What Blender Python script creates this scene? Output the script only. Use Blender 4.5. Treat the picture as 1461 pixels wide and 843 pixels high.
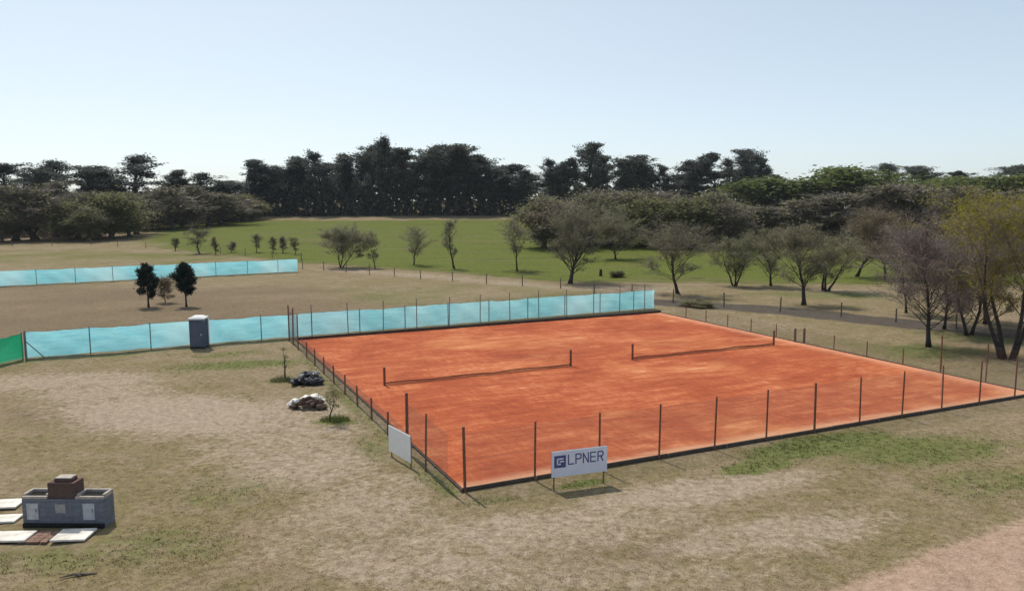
import bpy, math, random
import numpy as np
from mathutils import Matrix, Vector

# ------------------------------------------------------------------ camera, sky, sun, exposure
for o in list(bpy.data.objects): bpy.data.objects.remove(o)
S = bpy.context.scene
COL = S.collection
F, PITCH, ROLL, CAMH = 1125.58, 0.1205, 0.0032, 11.147
CXP, CYP = 730.5, 421.5
cam = bpy.data.cameras.new('camera'); cam_o = bpy.data.objects.new('camera', cam); COL.objects.link(cam_o)
cam.sensor_width = 36.0; cam.lens = F / 1461 * 36.0; cam.clip_end = 12000; cam.clip_start = 0.1
cam_o.matrix_world = Matrix.Translation((0, 0, CAMH)) @ Matrix.Rotation(math.pi/2 - PITCH, 4, 'X') @ Matrix.Rotation(-ROLL, 4, 'Z')
S.camera = cam_o
SUN_EL, SUN_AZ = math.radians(57), math.radians(-31)       # azimuth from +Y towards +X
world = bpy.data.worlds.new('World'); S.world = world; world.use_nodes = True
wn = world.node_tree.nodes; wl = world.node_tree.links
sky = wn.new('ShaderNodeTexSky'); sky.sky_type = 'NISHITA'; sky.sun_disc = False
sky.sun_elevation = SUN_EL; sky.sun_rotation = SUN_AZ; sky.air_density = 0.5; sky.dust_density = 1.3; sky.ozone_density = 2.0
sky.altitude = 50
gm = wn.new('ShaderNodeGamma'); gm.inputs['Gamma'].default_value = 0.5; wl.new(sky.outputs['Color'], gm.inputs['Color'])
ml = wn.new('ShaderNodeMix'); ml.data_type = 'RGBA'; ml.blend_type = 'MULTIPLY'; ml.inputs[0].default_value = 1.0   # pale, milky spring sky
ml.inputs[7].default_value = (3.12, 3.22, 3.02, 1); wl.new(gm.outputs['Color'], ml.inputs[6])
wl.new(ml.outputs[2], wn['Background'].inputs['Color']); wn['Background'].inputs['Strength'].default_value = 0.13
sd = bpy.data.lights.new('sun', 'SUN'); sd.energy = 3.7; sd.angle = math.radians(0.5); sd.color = (1.0, 0.93, 0.82)
so = bpy.data.objects.new('sun', sd); COL.objects.link(so)
sdir = Vector((math.sin(SUN_AZ)*math.cos(SUN_EL), math.cos(SUN_AZ)*math.cos(SUN_EL), math.sin(SUN_EL)))
so.rotation_euler = sdir.to_track_quat('Z', 'Y').to_euler(); so.location = sdir * 200
S.view_settings.view_transform = 'Standard'; S.view_settings.look = 'None'
S.view_settings.exposure = 0.0; S.view_settings.gamma = 1.0; S.view_settings.use_curve_mapping = False
S.render.engine = 'CYCLES'
S.cycles.max_bounces = 6; S.cycles.transmission_bounces = 4; S.cycles.transparent_max_bounces = 8

# ------------------------------------------------------------------ terrain and coordinates
def terrain(x, y):
    """gentle rise beyond the near fields"""
    x = np.asarray(x, float); y = np.asarray(y, float)
    d = np.clip((y - 140) / 190, 0, None)
    z = 4.4 * np.minimum(d, 1) ** 1.5 + 6.6/190 * np.clip(np.minimum(y, 470) - 330, 0, None)
    return z

def at(px, py, z=None):
    """point of the photograph -> ground point (or point at height z)"""
    X, Y = px - CXP, CYP - py
    cr, sr = math.cos(ROLL), math.sin(ROLL)
    X, Y = X*cr + Y*sr, -X*sr + Y*cr
    c, s = math.cos(PITCH), math.sin(PITCH)
    dx, dy, dz = X/F, c + Y/F*s, -s + Y/F*c
    if z is not None:
        t = (z - CAMH) / dz; return Vector((dx*t, dy*t, z))
    t = 5.0
    while t < 1500:
        if CAMH + dz*t <= float(terrain(dx*t, dy*t)): break
        t += 0.1 + t*0.0005
    return Vector((dx*t, dy*t, float(terrain(dx*t, dy*t))))

def at_depth(px, depth):
    """ground point below photo column px at forward distance depth"""
    x = (px - CXP) / F * depth
    return Vector((x, depth, float(terrain(x, depth))))
def row_depth(py):                                          # forward distance of flat ground seen at row py
    return at(CXP, py).y
def metres(pix, depth): return pix * depth / F
def top_height(base, py):                                   # height of something at base whose top is seen at row py
    ang = PITCH - math.atan((CYP - py) / F)
    return CAMH - base.y * math.tan(ang) - base.z

YAW = 0.43499
UX = Vector((math.cos(YAW), math.sin(YAW), 0)); VX = Vector((-math.sin(YAW), math.cos(YAW), 0)); O0 = Vector((-1.88, 29.33, 0))
def uv(u, v, z=0.0): return O0 + UX*u + VX*v + Vector((0, 0, z))
CW, CL = 35.0, 36.2                                         # the clay area

# ------------------------------------------------------------------ helpers
def tag(o, label=None, cat=None, group=None, kind=None):
    if label: o['label'] = label
    if cat: o['category'] = cat
    if group: o['group'] = group
    if kind: o['kind'] = kind
    return o
def empty(name, loc=(0, 0, 0), rz=0.0):
    o = bpy.data.objects.new(name, None); COL.objects.link(o); o.location = loc; o.rotation_euler = (0, 0, rz)
    o.empty_display_size = 0.3
    return o
def link_mesh(name, me, parent=None):
    o = bpy.data.objects.new(name, me); COL.objects.link(o)
    if parent is not None: o.parent = parent
    return o
def np_mesh(name, V, Q, mats, midx=None, smooth=False):
    """V (n,3), Q (m,4) quads"""
    me = bpy.data.meshes.new(name)
    V = np.asarray(V, np.float32); Q = np.asarray(Q, np.int32)
    me.vertices.add(len(V)); me.vertices.foreach_set('co', V.ravel())
    me.loops.add(Q.size); me.loops.foreach_set('vertex_index', Q.ravel())
    me.polygons.add(len(Q)); me.polygons.foreach_set('loop_start', np.arange(0, Q.size, Q.shape[1], dtype=np.int32))
    me.polygons.foreach_set('loop_total', np.full(len(Q), Q.shape[1], np.int32))
    for m in mats: me.materials.append(m)
    if midx is not None: me.polygons.foreach_set('material_index', np.asarray(midx, np.int32))
    if smooth: me.polygons.foreach_set('use_smooth', np.ones(len(Q), bool))
    me.update(calc_edges=True); me.validate()
    return me

class MB:
    """collects boxes, tubes and quads into one mesh"""
    def __init__(s): s.v = []; s.f = []
    def quad(s, *p):
        n = len(s.v); s.v += [tuple(q) for q in p]; s.f.append(tuple(range(n, n + len(p))))
    def box(s, c, size, rz=0.0, taper=1.0, bevel=0.0, tilt=None):
        cx, cy, cz = c; hx, hy, hz = size[0]/2, size[1]/2, size[2]/2
        b = min(bevel, hx*.9, hy*.9, hz*.9)
        R = Matrix.Rotation(rz, 3, 'Z')
        if tilt is not None: R = R @ Matrix.Rotation(tilt[0], 3, 'X') @ Matrix.Rotation(tilt[1], 3, 'Y')
        rings = [(-hz, b), (-hz + b, 0), (hz - b, 0), (hz, b)] if b > 0 else [(-hz, 0), (hz, 0)]
        n0 = len(s.v); k = 8 if b > 0 else 4
        for z, ins in rings:
            t = 1 + (taper - 1) * (z + hz) / (2*hz)
            ax, ay = (hx - ins)*t, (hy - ins)*t
            if b > 0: ring = [(-ax+b, -ay), (ax-b, -ay), (ax, -ay+b), (ax, ay-b), (ax-b, ay), (-ax+b, ay), (-ax, ay-b), (-ax, -ay+b)]
            else: ring = [(-ax, -ay), (ax, -ay), (ax, ay), (-ax, ay)]
            for x, y in ring:
                p = R @ Vector((x, y, z)); s.v.append((cx + p.x, cy + p.y, cz + p.z))
        m = len(rings)
        for r in range(m - 1):
            for i in range(k):
                j = (i+1) % k
                s.f.append((n0 + r*k + i, n0 + r*k + j, n0 + (r+1)*k + j, n0 + (r+1)*k + i))
        s.f.append(tuple(n0 + i for i in reversed(range(k)))); s.f.append(tuple(n0 + (m-1)*k + i for i in range(k)))
    def tube(s, pts, radii, sides=6, caps=True):
        pts = [Vector(p) for p in pts]
        if not hasattr(radii, '__len__'): radii = [radii]*len(pts)
        n0 = len(s.v); prev = None
        for i, p in enumerate(pts):
            d = (pts[min(i+1, len(pts)-1)] - pts[max(i-1, 0)]).normalized()
            a = d.orthogonal().normalized() if prev is None else (prev - d * prev.dot(d)).normalized()
            prev = a; b = d.cross(a)
            for k in range(sides):
                t = 2*math.pi*k/sides
                q = p + (a*math.cos(t) + b*math.sin(t)) * radii[i]; s.v.append(tuple(q))
        for i in range(len(pts)-1):
            for k in range(sides):
                j = (k+1) % sides
                s.f.append((n0+i*sides+k, n0+i*sides+j, n0+(i+1)*sides+j, n0+(i+1)*sides+k))
        if caps:
            s.f.append(tuple(n0+k for k in reversed(range(sides)))); s.f.append(tuple(n0+(len(pts)-1)*sides+k for k in range(sides)))
    def mesh(s, name, m, smooth=False):
        me = bpy.data.meshes.new(name); me.from_pydata(s.v, [], s.f); me.materials.append(m)
        if smooth:
            for p in me.polygons: p.use_smooth = True
        me.update(); return me
    def build(s, name, m, parent=None, smooth=False):
        return link_mesh(name, s.mesh(name, m, smooth), parent)

def copy_tree(o, parent=None):
    c = o.copy(); COL.objects.link(c)
    if parent is not None: c.parent = parent
    for ch in list(o.children): copy_tree(ch, c)
    return c

ORD = ('first second third fourth fifth sixth seventh eighth ninth tenth eleventh twelfth thirteenth fourteenth fifteenth sixteenth '
       'seventeenth eighteenth nineteenth twentieth').split()
def ordinal(i, n):
    if i < 20 and i <= n/2: return ('leftmost' if i == 0 else ORD[i] + ' from the left')
    k = n - 1 - i
    return 'rightmost' if k == 0 else (ORD[min(k, 19)] + ' from the right')

# ------------------------------------------------------------------ materials
class NT:
    def __init__(s, name):
        s.m = bpy.data.materials.new(name); s.m.use_nodes = True; s.t = s.m.node_tree
        s.bsdf = s.t.nodes['Principled BSDF']; s.out = s.t.nodes['Material Output']
    def n(s, typ, **kw):
        nd = s.t.nodes.new(typ)
        for k, v in kw.items():
            if k.startswith('i_'):
                key = k[2:]; nd.inputs[int(key) if key.isdigit() else key].default_value = v
            else: setattr(nd, k, v)
        return nd
    def l(s, a, b): s.t.links.new(a, b)
    def noise(s, vec, scale, detail=4, rough=0.55, dist=0.0):
        nd = s.n('ShaderNodeTexNoise'); nd.inputs['Scale'].default_value = scale; nd.inputs['Detail'].default_value = detail
        nd.inputs['Roughness'].default_value = rough; nd.inputs['Distortion'].default_value = dist
        if vec is not None: s.l(vec, nd.inputs['Vector'])
        return nd.outputs['Fac']
    def ramp(s, fac, stops):
        nd = s.n('ShaderNodeValToRGB'); cr = nd.color_ramp
        while len(cr.elements) < len(stops): cr.elements.new(0.5)
        for e, (p, c) in zip(cr.elements, stops): e.position = p; e.color = (*c, 1)
        s.l(fac, nd.inputs['Fac']); return nd.outputs['Color']
    def math(s, op, a, b=None, c=None, clamp=False):
        nd = s.n('ShaderNodeMath', operation=op, use_clamp=clamp)
        for i, x in enumerate((a, b, c)):
            if x is None: continue
            if isinstance(x, (int, float)): nd.inputs[i].default_value = x
            else: s.l(x, nd.inputs[i])
        return nd.outputs[0]
    def step(s, x, lo, hi):
        nd = s.n('ShaderNodeMapRange', interpolation_type='SMOOTHSTEP'); s.l(x, nd.inputs[0])
        nd.inputs[1].default_value = lo; nd.inputs[2].default_value = hi; return nd.outputs[0]
    def mix(s, fac, a, b, mode='MIX'):
        nd = s.n('ShaderNodeMix', data_type='RGBA', blend_type=mode)
        for sock, x in ((nd.inputs[0], fac), (nd.inputs[6], a), (nd.inputs[7], b)):
            if isinstance(x, (int, float)): sock.default_value = x
            elif isinstance(x, tuple): sock.default_value = (*x, 1)
            else: s.l(x, sock)
        return nd.outputs[2]
    def bump(s, h, strength, dist=0.05):
        b = s.n('ShaderNodeBump'); b.inputs['Strength'].default_value = strength; b.inputs['Distance'].default_value = dist
        s.l(h, b.inputs['Height']); s.l(b.outputs[0], s.bsdf.inputs['Normal'])

def simple(name, col, rough=0.7, var=0.25, scale=6.0, metal=0.0, coords='Object', bump=0.0, spec=0.3):
    m = NT(name); tc = m.n('ShaderNodeTexCoord'); v = tc.outputs[coords]
    f = m.noise(v, scale, 6, 0.6)
    lo = tuple(c*(1-var) for c in col); hi = tuple(min(1, c*(1+var)) for c in col)
    m.l(m.ramp(f, [(0.3, lo), (0.7, hi)]), m.bsdf.inputs['Base Color'])
    m.bsdf.inputs['Roughness'].default_value = rough; m.bsdf.inputs['Metallic'].default_value = metal
    m.bsdf.inputs['Specular IOR Level'].default_value = spec
    if bump: m.bump(m.noise(v, scale*4, 4), bump, 0.02)
    return m.m

def ground_material(blade=False):
    m = NT('grass_blades' if blade else 'ground_surface'); g = m.n('ShaderNodeNewGeometry'); P = g.outputs['Position']
    at_ = m.n('ShaderNodeAttribute', attribute_name='cover'); sep = m.n('ShaderNodeSeparateColor'); m.l(at_.outputs['Color'], sep.inputs[0])
    at2 = m.n('ShaderNodeAttribute', attribute_name='soil'); sep2 = m.n('ShaderNodeSeparateColor'); m.l(at2.outputs['Color'], sep2.inputs[0])
    n_big = m.noise(P, 0.09, 5, 0.6); n_mid = m.noise(P, 0.55, 6, 0.65, 0.4); n_fine = m.noise(P, 3.2, 8, 0.72); n_tiny = m.noise(P, 16, 3, 0.6)
    n_mid2 = m.noise(P, 1.3, 5, 0.7, 0.8)
    dry = m.ramp(n_fine, [(0.28, (0.145, 0.106, 0.066)), (0.45, (0.228, 0.175, 0.113)), (0.60, (0.285, 0.224, 0.151)), (0.78, (0.37, 0.302, 0.213))])
    dull = m.ramp(n_fine, [(0.3, (0.120, 0.096, 0.045)), (0.5, (0.198, 0.160, 0.083)), (0.72, (0.275, 0.226, 0.130))])
    grn = m.ramp(n_fine, [(0.28, (0.060, 0.072, 0.022)), (0.5, (0.125, 0.138, 0.045)), (0.72, (0.205, 0.208, 0.085))])
    bare = m.ramp(n_fine, [(0.28, (0.23, 0.175, 0.128)), (0.5, (0.335, 0.267, 0.202)), (0.75, (0.44, 0.365, 0.285))])
    red = m.ramp(n_fine, [(0.28, (0.27, 0.175, 0.125)), (0.5, (0.375, 0.262, 0.197)), (0.75, (0.46, 0.345, 0.27))])
    mixed = m.mix(m.step(m.math('ADD', m.math('MULTIPLY', n_mid, 0.6), m.math('MULTIPLY', n_big, 0.4)), 0.40, 0.58), dry, dull)
    def mask(sock, amt=1.15):
        a = m.math('ADD', sock, m.math('MULTIPLY', m.math('SUBTRACT', n_mid2, 0.5), amt))
        a = m.math('ADD', a, m.math('MULTIPLY', m.math('SUBTRACT', n_fine, 0.5), 0.7))
        a = m.math('ADD', a, m.math('MULTIPLY', m.math('SUBTRACT', n_big, 0.5), 0.9))
        return m.math('MULTIPLY', m.step(a, 0.22, 0.78), m.step(sock, 0.01, 0.2))
    c = mixed
    brown = m.ramp(n_fine, [(0.28, (0.095, 0.066, 0.042)), (0.5, (0.168, 0.124, 0.080)), (0.75, (0.25, 0.195, 0.135))])
    c = m.mix(mask(sep2.outputs['Green'], 0.5), c, brown)
    c = m.mix(mask(sep.outputs['Green']), c, bare)
    c = m.mix(mask(sep.outputs['Red']), c, grn)
    fld = m.ramp(n_mid2, [(0.3, (0.062, 0.084, 0.013)), (0.5, (0.102, 0.124, 0.020)), (0.72, (0.155, 0.165, 0.038))])
    sx = m.n('ShaderNodeMapping'); m.l(P, sx.inputs['Vector']); sx.inputs['Scale'].default_value = (0.5, 1.5, 1)
    fm = m.noise(sx.outputs[0], 0.07, 7, 0.66, 0.8)
    fld = m.mix(m.math('MULTIPLY', m.step(fm, 0.52, 0.68), 0.55), fld, (0.150, 0.122, 0.062))
    fld = m.mix(m.math('MULTIPLY', m.step(m.noise(sx.outputs[0], 0.19, 5, 0.6, 0.5), 0.54, 0.68), 0.6), fld, (0.052, 0.068, 0.018))
    c = m.mix(mask(sep2.outputs['Red'], 0.4), c, fld)
    c = m.mix(mask(sep.outputs['Blue'], 0.5), c, red)
    band_col = m.ramp(n_fine, [(0.28, (0.055, 0.044, 0.036)), (0.5, (0.090, 0.075, 0.063)), (0.75, (0.14, 0.12, 0.10))])
    c = m.mix(mask(sep2.outputs['Blue'], 0.4), c, band_col)
    mot = m.noise(P, 2.1, 4, 0.75, 1.2)
    c = m.mix(0.75, c, m.ramp(mot, [(0.30, (0.66, 0.66, 0.62)), (0.46, (0.97, 0.97, 0.96)), (0.58, (1.05, 1.04, 1.02)), (0.74, (1.26, 1.23, 1.18))]), 'MULTIPLY')
    # speckle: dark tufts, pale straw
    sp = m.ramp(n_tiny, [(0.30, (0.76, 0.76, 0.75)), (0.5, (1, 1, 1)), (0.72, (1.16, 1.15, 1.12))])
    c = m.mix(0.9, c, sp, 'MULTIPLY')
    if blade:
        c = m.mix(0.55, c, m.ramp(g.outputs['Random Per Island'], [(0, (0.7, 0.7, 0.66)), (1, (1.45, 1.4, 1.25))]), 'MULTIPLY')
        tr = m.n('ShaderNodeBsdfTranslucent'); m.l(c, tr.inputs['Color'])
        mx = m.n('ShaderNodeMixShader'); mx.inputs[0].default_value = 0.4
        m.l(m.bsdf.outputs[0], mx.inputs[1]); m.l(tr.outputs[0], mx.inputs[2]); m.l(mx.outputs[0], m.out.inputs['Surface'])
    else:
        h = m.math('ADD', m.math('MULTIPLY', n_fine, 0.6), m.math('MULTIPLY', n_tiny, 0.5))
        m.bump(h, 0.75, 0.12)
    m.l(c, m.bsdf.inputs['Base Color']); m.bsdf.inputs['Roughness'].default_value = 0.95; m.bsdf.inputs['Specular IOR Level'].default_value = 0.1
    return m.m

def clay_material():
    m = NT('red_clay'); tc = m.n('ShaderNodeTexCoord'); P = tc.outputs['Object']
    mp = m.n('ShaderNodeMapping'); m.l(P, mp.inputs['Vector']); mp.inputs['Scale'].default_value = (0.35, 1.6, 1); mp.inputs['Rotation'].default_value = (0, 0, 0.35)
    mp2 = m.n('ShaderNodeMapping'); m.l(P, mp2.inputs['Vector']); mp2.inputs['Scale'].default_value = (1.4, 0.4, 1); mp2.inputs['Rotation'].default_value = (0, 0, 0.15)
    a = m.noise(mp.outputs[0], 0.9, 7, 0.66, 0.9); b = m.noise(P, 0.16, 4, 0.55, 0.5); d = m.noise(mp2.outputs[0], 2.2, 6, 0.7, 0.5); e = m.noise(P, 7.0, 6, 0.7)
    f = m.math('ADD', m.math('MULTIPLY', a, 0.40), m.math('MULTIPLY', b, 0.35)); f = m.math('ADD', f, m.math('MULTIPLY', d, 0.25))
    col = m.ramp(f, [(0.36, (0.235, 0.053, 0.023)), (0.45, (0.32, 0.074, 0.030)), (0.51, (0.38, 0.096, 0.039)), (0.57, (0.465, 0.148, 0.063)), (0.65, (0.575, 0.26, 0.135))])
    col = m.mix(0.7, col, m.ramp(e, [(0.3, (0.72, 0.70, 0.68)), (0.5, (1, 1, 1)), (0.72, (1.25, 1.28, 1.3))]), 'MULTIPLY')
    b2 = m.noise(P, 0.11, 5, 0.62, 1.0)
    col = m.mix(m.math('MULTIPLY', m.step(b2, 0.48, 0.68), 0.55), col, m.ramp(a, [(0.35, (0.43, 0.135, 0.046)), (0.5, (0.53, 0.205, 0.078)), (0.66, (0.66, 0.33, 0.16))]))
    b3 = m.noise(P, 0.19, 5, 0.6, 1.4)
    col = m.mix(m.math('MULTIPLY', m.step(b3, 0.56, 0.70), 0.55), col, (0.27, 0.060, 0.026))
    # paler sand swept against the kerb at the near end, greyer trodden run-off
    sx = m.n('ShaderNodeSeparateXYZ'); m.l(P, sx.inputs[0])
    edge = m.math('ADD', sx.outputs['Y'], m.math('MULTIPLY', m.math('SUBTRACT', a, 0.5), 2.4))
    nr = m.math('SUBTRACT', 1.0, m.step(edge, 0.15, 1.0))
    col = m.mix(m.math('MULTIPLY', nr, 0.65), col, (0.62, 0.36, 0.22))
    redge = m.math('ADD', m.math('SUBTRACT', CW, sx.outputs['X']), m.math('MULTIPLY', m.math('SUBTRACT', d, 0.5), 3))
    col = m.mix(m.math('MULTIPLY', m.math('SUBTRACT', 1.0, m.step(redge, 0.2, 1.6)), 0.55), col, (0.66, 0.33, 0.2))
    m.l(col, m.bsdf.inputs['Base Color']); m.bsdf.inputs['Roughness'].default_value = 0.95; m.bsdf.inputs['Specular IOR Level'].default_value = 0.12
    m.bump(m.math('ADD', e, d), 0.35, 0.03)
    return m.m

def leaf_material(name, dark, light, trans=0.35):
    m = NT(name); g = m.n('ShaderNodeNewGeometry'); oi = m.n('ShaderNodeObjectInfo')
    tc = m.n('ShaderNodeTexCoord'); n = m.noise(tc.outputs['Object'], 0.45, 3, 0.5)
    f = m.math('ADD', m.math('MULTIPLY', g.outputs['Random Per Island'], 0.55), m.math('MULTIPLY', n, 0.45))
    c = m.ramp(f, [(0.2, dark), (0.8, light)])
    c = m.mix(0.6, c, m.ramp(oi.outputs['Random'], [(0, (0.72, 0.74, 0.78)), (0.5, (1, 1, 1)), (1, (1.25, 1.18, 1.0))]), 'MULTIPLY')
    m.l(c, m.bsdf.inputs['Base Color']); m.bsdf.inputs['Roughness'].default_value = 0.7; m.bsdf.inputs['Specular IOR Level'].default_value = 0.2
    tr = m.n('ShaderNodeBsdfTranslucent'); m.l(c, tr.inputs['Color'])
    mx = m.n('ShaderNodeMixShader'); mx.inputs[0].default_value = trans
    m.l(m.bsdf.outputs[0], mx.inputs[1]); m.l(tr.outputs[0], mx.inputs[2]); m.l(mx.outputs[0], m.out.inputs['Surface'])
    return m.m

def cloth_material(name, c0, c1, trans=0.6, fade=0.55):
    m = NT(name); tc = m.n('ShaderNodeTexCoord'); P = tc.outputs['Object']
    mp = m.n('ShaderNodeMapping'); m.l(P, mp.inputs['Vector']); mp.inputs['Scale'].default_value = (0.35, 0.35, 2.6)
    n = m.noise(mp.outputs[0], 1.6, 6, 0.65, 0.6); n2 = m.noise(P, 9, 5, 0.7)
    f = m.math('ADD', m.math('MULTIPLY', n, 0.7), m.math('MULTIPLY', n2, 0.3))
    c = m.ramp(f, [(0.3, c0), (0.68, c1)])
    big = m.noise(P, 0.12, 3, 0.5); up_ = m.n('ShaderNodeSeparateXYZ'); m.l(P, up_.inputs[0])
    c = m.mix(m.math('MULTIPLY', m.step(big, 0.38, 0.66), fade), c, tuple(min(1, q*.55 + .42) for q in c1))     # sun faded lengths
    c = m.mix(m.math('MULTIPLY', m.step(m.math('ADD', up_.outputs['Z'], m.math('MULTIPLY', n2, 0.5)), 0.55, 0.15), 0.35), c, (0.36, 0.47, 0.40))   # greyer green towards the hem
    m.l(c, m.bsdf.inputs['Base Color']); m.bsdf.inputs['Roughness'].default_value = 0.75; m.bsdf.inputs['Specular IOR Level'].default_value = 0.2
    tr = m.n('ShaderNodeBsdfTranslucent'); m.l(c, tr.inputs['Color'])
    mx = m.n('ShaderNodeMixShader'); mx.inputs[0].default_value = trans
    m.l(m.bsdf.outputs[0], mx.inputs[1]); m.l(tr.outputs[0], mx.inputs[2]); m.l(mx.outputs[0], m.out.inputs['Surface'])
    return m.m

def brick_material(name, c1, c2, mortar, scale=1.0):
    m = NT(name); tc = m.n('ShaderNodeTexCoord')
    mp = m.n('ShaderNodeMapping'); m.l(tc.outputs['Object'], mp.inputs['Vector']); mp.inputs['Rotation'].default_value = (math.radians(90), 0, 0)
    b = m.n('ShaderNodeTexBrick'); m.l(mp.outputs[0], b.inputs['Vector'])
    b.inputs['Color1'].default_value = (*c1, 1); b.inputs['Color2'].default_value = (*c2, 1); b.inputs['Mortar'].default_value = (*mortar, 1)
    b.inputs['Scale'].default_value = scale; b.inputs['Brick Width'].default_value = 0.25; b.inputs['Row Height'].default_value = 0.075; b.inputs['Mortar Size'].default_value = 0.012
    n = m.noise(tc.outputs['Object'], 5, 6, 0.7)
    c = m.mix(0.7, b.outputs['Color'], m.ramp(n, [(0.3, (0.55, 0.52, 0.5)), (0.65, (1.1, 1.1, 1.1))]), 'MULTIPLY')
    m.l(c, m.bsdf.inputs['Base Color']); m.bsdf.inputs['Roughness'].default_value = 0.9
    return m.m

M = {}
M['ground'] = ground_material(); M['blade'] = ground_material(True); M['clay'] = clay_material()
M['kerb'] = simple('weathered_board', (0.065, 0.05, 0.042), 0.85, 0.4, 3)
M['post'] = simple('rusty_steel', (0.175, 0.074, 0.045), 0.7, 0.35, 8, spec=0.4)
M['post_grey'] = simple('galvanised_steel', (0.16, 0.17, 0.17), 0.55, 0.25, 8, spec=0.5)
M['wire'] = simple('fence_wire', (0.17, 0.14, 0.115), 0.6, 0.2, 4)
M['wood'] = simple('grey_timber', (0.15, 0.12, 0.095), 0.9, 0.35, 6)
M['net'] = simple('net_cord', (0.15, 0.055, 0.032), 0.9, 0.3, 5)
M['teal'] = cloth_material('teal_shade_cloth', (0.17, 0.52, 0.63), (0.38, 0.77, 0.84), 0.65)
M['green'] = cloth_material('green_shade_cloth', (0.010, 0.30, 0.14), (0.03, 0.46, 0.23), 0.55, 0.08)
M['white'] = simple('white_paint', (0.78, 0.78, 0.76), 0.5, 0.06, 3)
M['sign'] = simple('sign_sheet', (0.66, 0.68, 0.78), 0.5, 0.07, 2)
M['navy'] = simple('navy_print', (0.075, 0.085, 0.22), 0.5, 0.12, 6)
M['slab'] = simple('pale_concrete', (0.66, 0.62, 0.56), 0.85, 0.28, 3, bump=0.2)
M['block'] = brick_material('rendered_block', (0.175, 0.195, 0.235), (0.155, 0.17, 0.21), (0.14, 0.15, 0.18), 0.42)
M['rim'] = simple('mortar_cap', (0.40, 0.35, 0.31), 0.9, 0.25, 6, bump=0.3)
M['soot_shade'] = simple('sooty_iron_and_shade', (0.018, 0.016, 0.015), 0.8, 0.4, 8)  # hearths and grates; also the shade painted along the barbecue's foot
M['brick'] = brick_material('red_brick', (0.125, 0.062, 0.05), (0.085, 0.048, 0.043), (0.11, 0.085, 0.075), 1.0)
M['paving'] = simple('brick_paving', (0.24, 0.15, 0.115), 0.95, 0.3, 5)
M['panel'] = simple('pale_tile', (0.42, 0.43, 0.46), 0.6, 0.2, 5)
M['booth'] = simple('slate_blue_plastic', (0.085, 0.105, 0.155), 0.45, 0.15, 3, spec=0.4)
M['booth_dark'] = simple('dark_plastic', (0.03, 0.033, 0.04), 0.5, 0.2, 3)
M['bag'] = simple('dark_plastic_sheeting', (0.022, 0.022, 0.028), 0.35, 0.35, 4, spec=0.6)
M['stone'] = simple('grey_rubble', (0.32, 0.31, 0.30), 0.9, 0.3, 5, bump=0.4)
M['sack'] = simple('white_sacking', (0.74, 0.72, 0.68), 0.8, 0.1, 5)
M['clod'] = simple('brown_rubble', (0.105, 0.068, 0.052), 0.95, 0.4, 5, bump=0.4)
M['bark'] = simple('grey_bark', (0.13, 0.105, 0.088), 0.95, 0.4, 4)
M['bark_dark'] = simple('dark_bark', (0.045, 0.036, 0.032), 0.95, 0.4, 4)
M['twig'] = simple('bare_twigs', (0.245, 0.21, 0.175), 0.95, 0.3, 1)
M['twig_purple'] = simple('purplish_twigs', (0.215, 0.175, 0.160), 0.95, 0.3, 1)
M['gum'] = leaf_material('gum_leaves', (0.040, 0.050, 0.044), (0.135, 0.150, 0.130), 0.42)
M['olive'] = leaf_material('olive_leaves', (0.12, 0.125, 0.060), (0.25, 0.25, 0.12), 0.5)
M['greyolive'] = leaf_material('grey_olive_leaves', (0.130, 0.132, 0.070), (0.255, 0.252, 0.14), 0.55)
M['fresh'] = leaf_material('fresh_green_leaves', (0.075, 0.105, 0.028), (0.19, 0.22, 0.070), 0.45)
M['yellow'] = leaf_material('yellow_green_leaves', (0.17, 0.160, 0.014), (0.36, 0.31, 0.032), 0.55)
M['purple'] = leaf_material('purplish_buds', (0.125, 0.102, 0.092), (0.235, 0.195, 0.175), 0.5)
M['brownish'] = leaf_material('brown_grey_leaves', (0.140, 0.120, 0.092), (0.265, 0.232, 0.180), 0.5)
M['palegreen'] = leaf_material('pale_green_leaves', (0.140, 0.150, 0.075), (0.27, 0.28, 0.150), 0.55)
M['rust'] = leaf_material('russet_leaves', (0.15, 0.115, 0.062), (0.27, 0.215, 0.125), 0.5)
M['cypress'] = leaf_material('dark_evergreen_leaves', (0.010, 0.018, 0.014), (0.030, 0.046, 0.036), 0.15)

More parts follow.
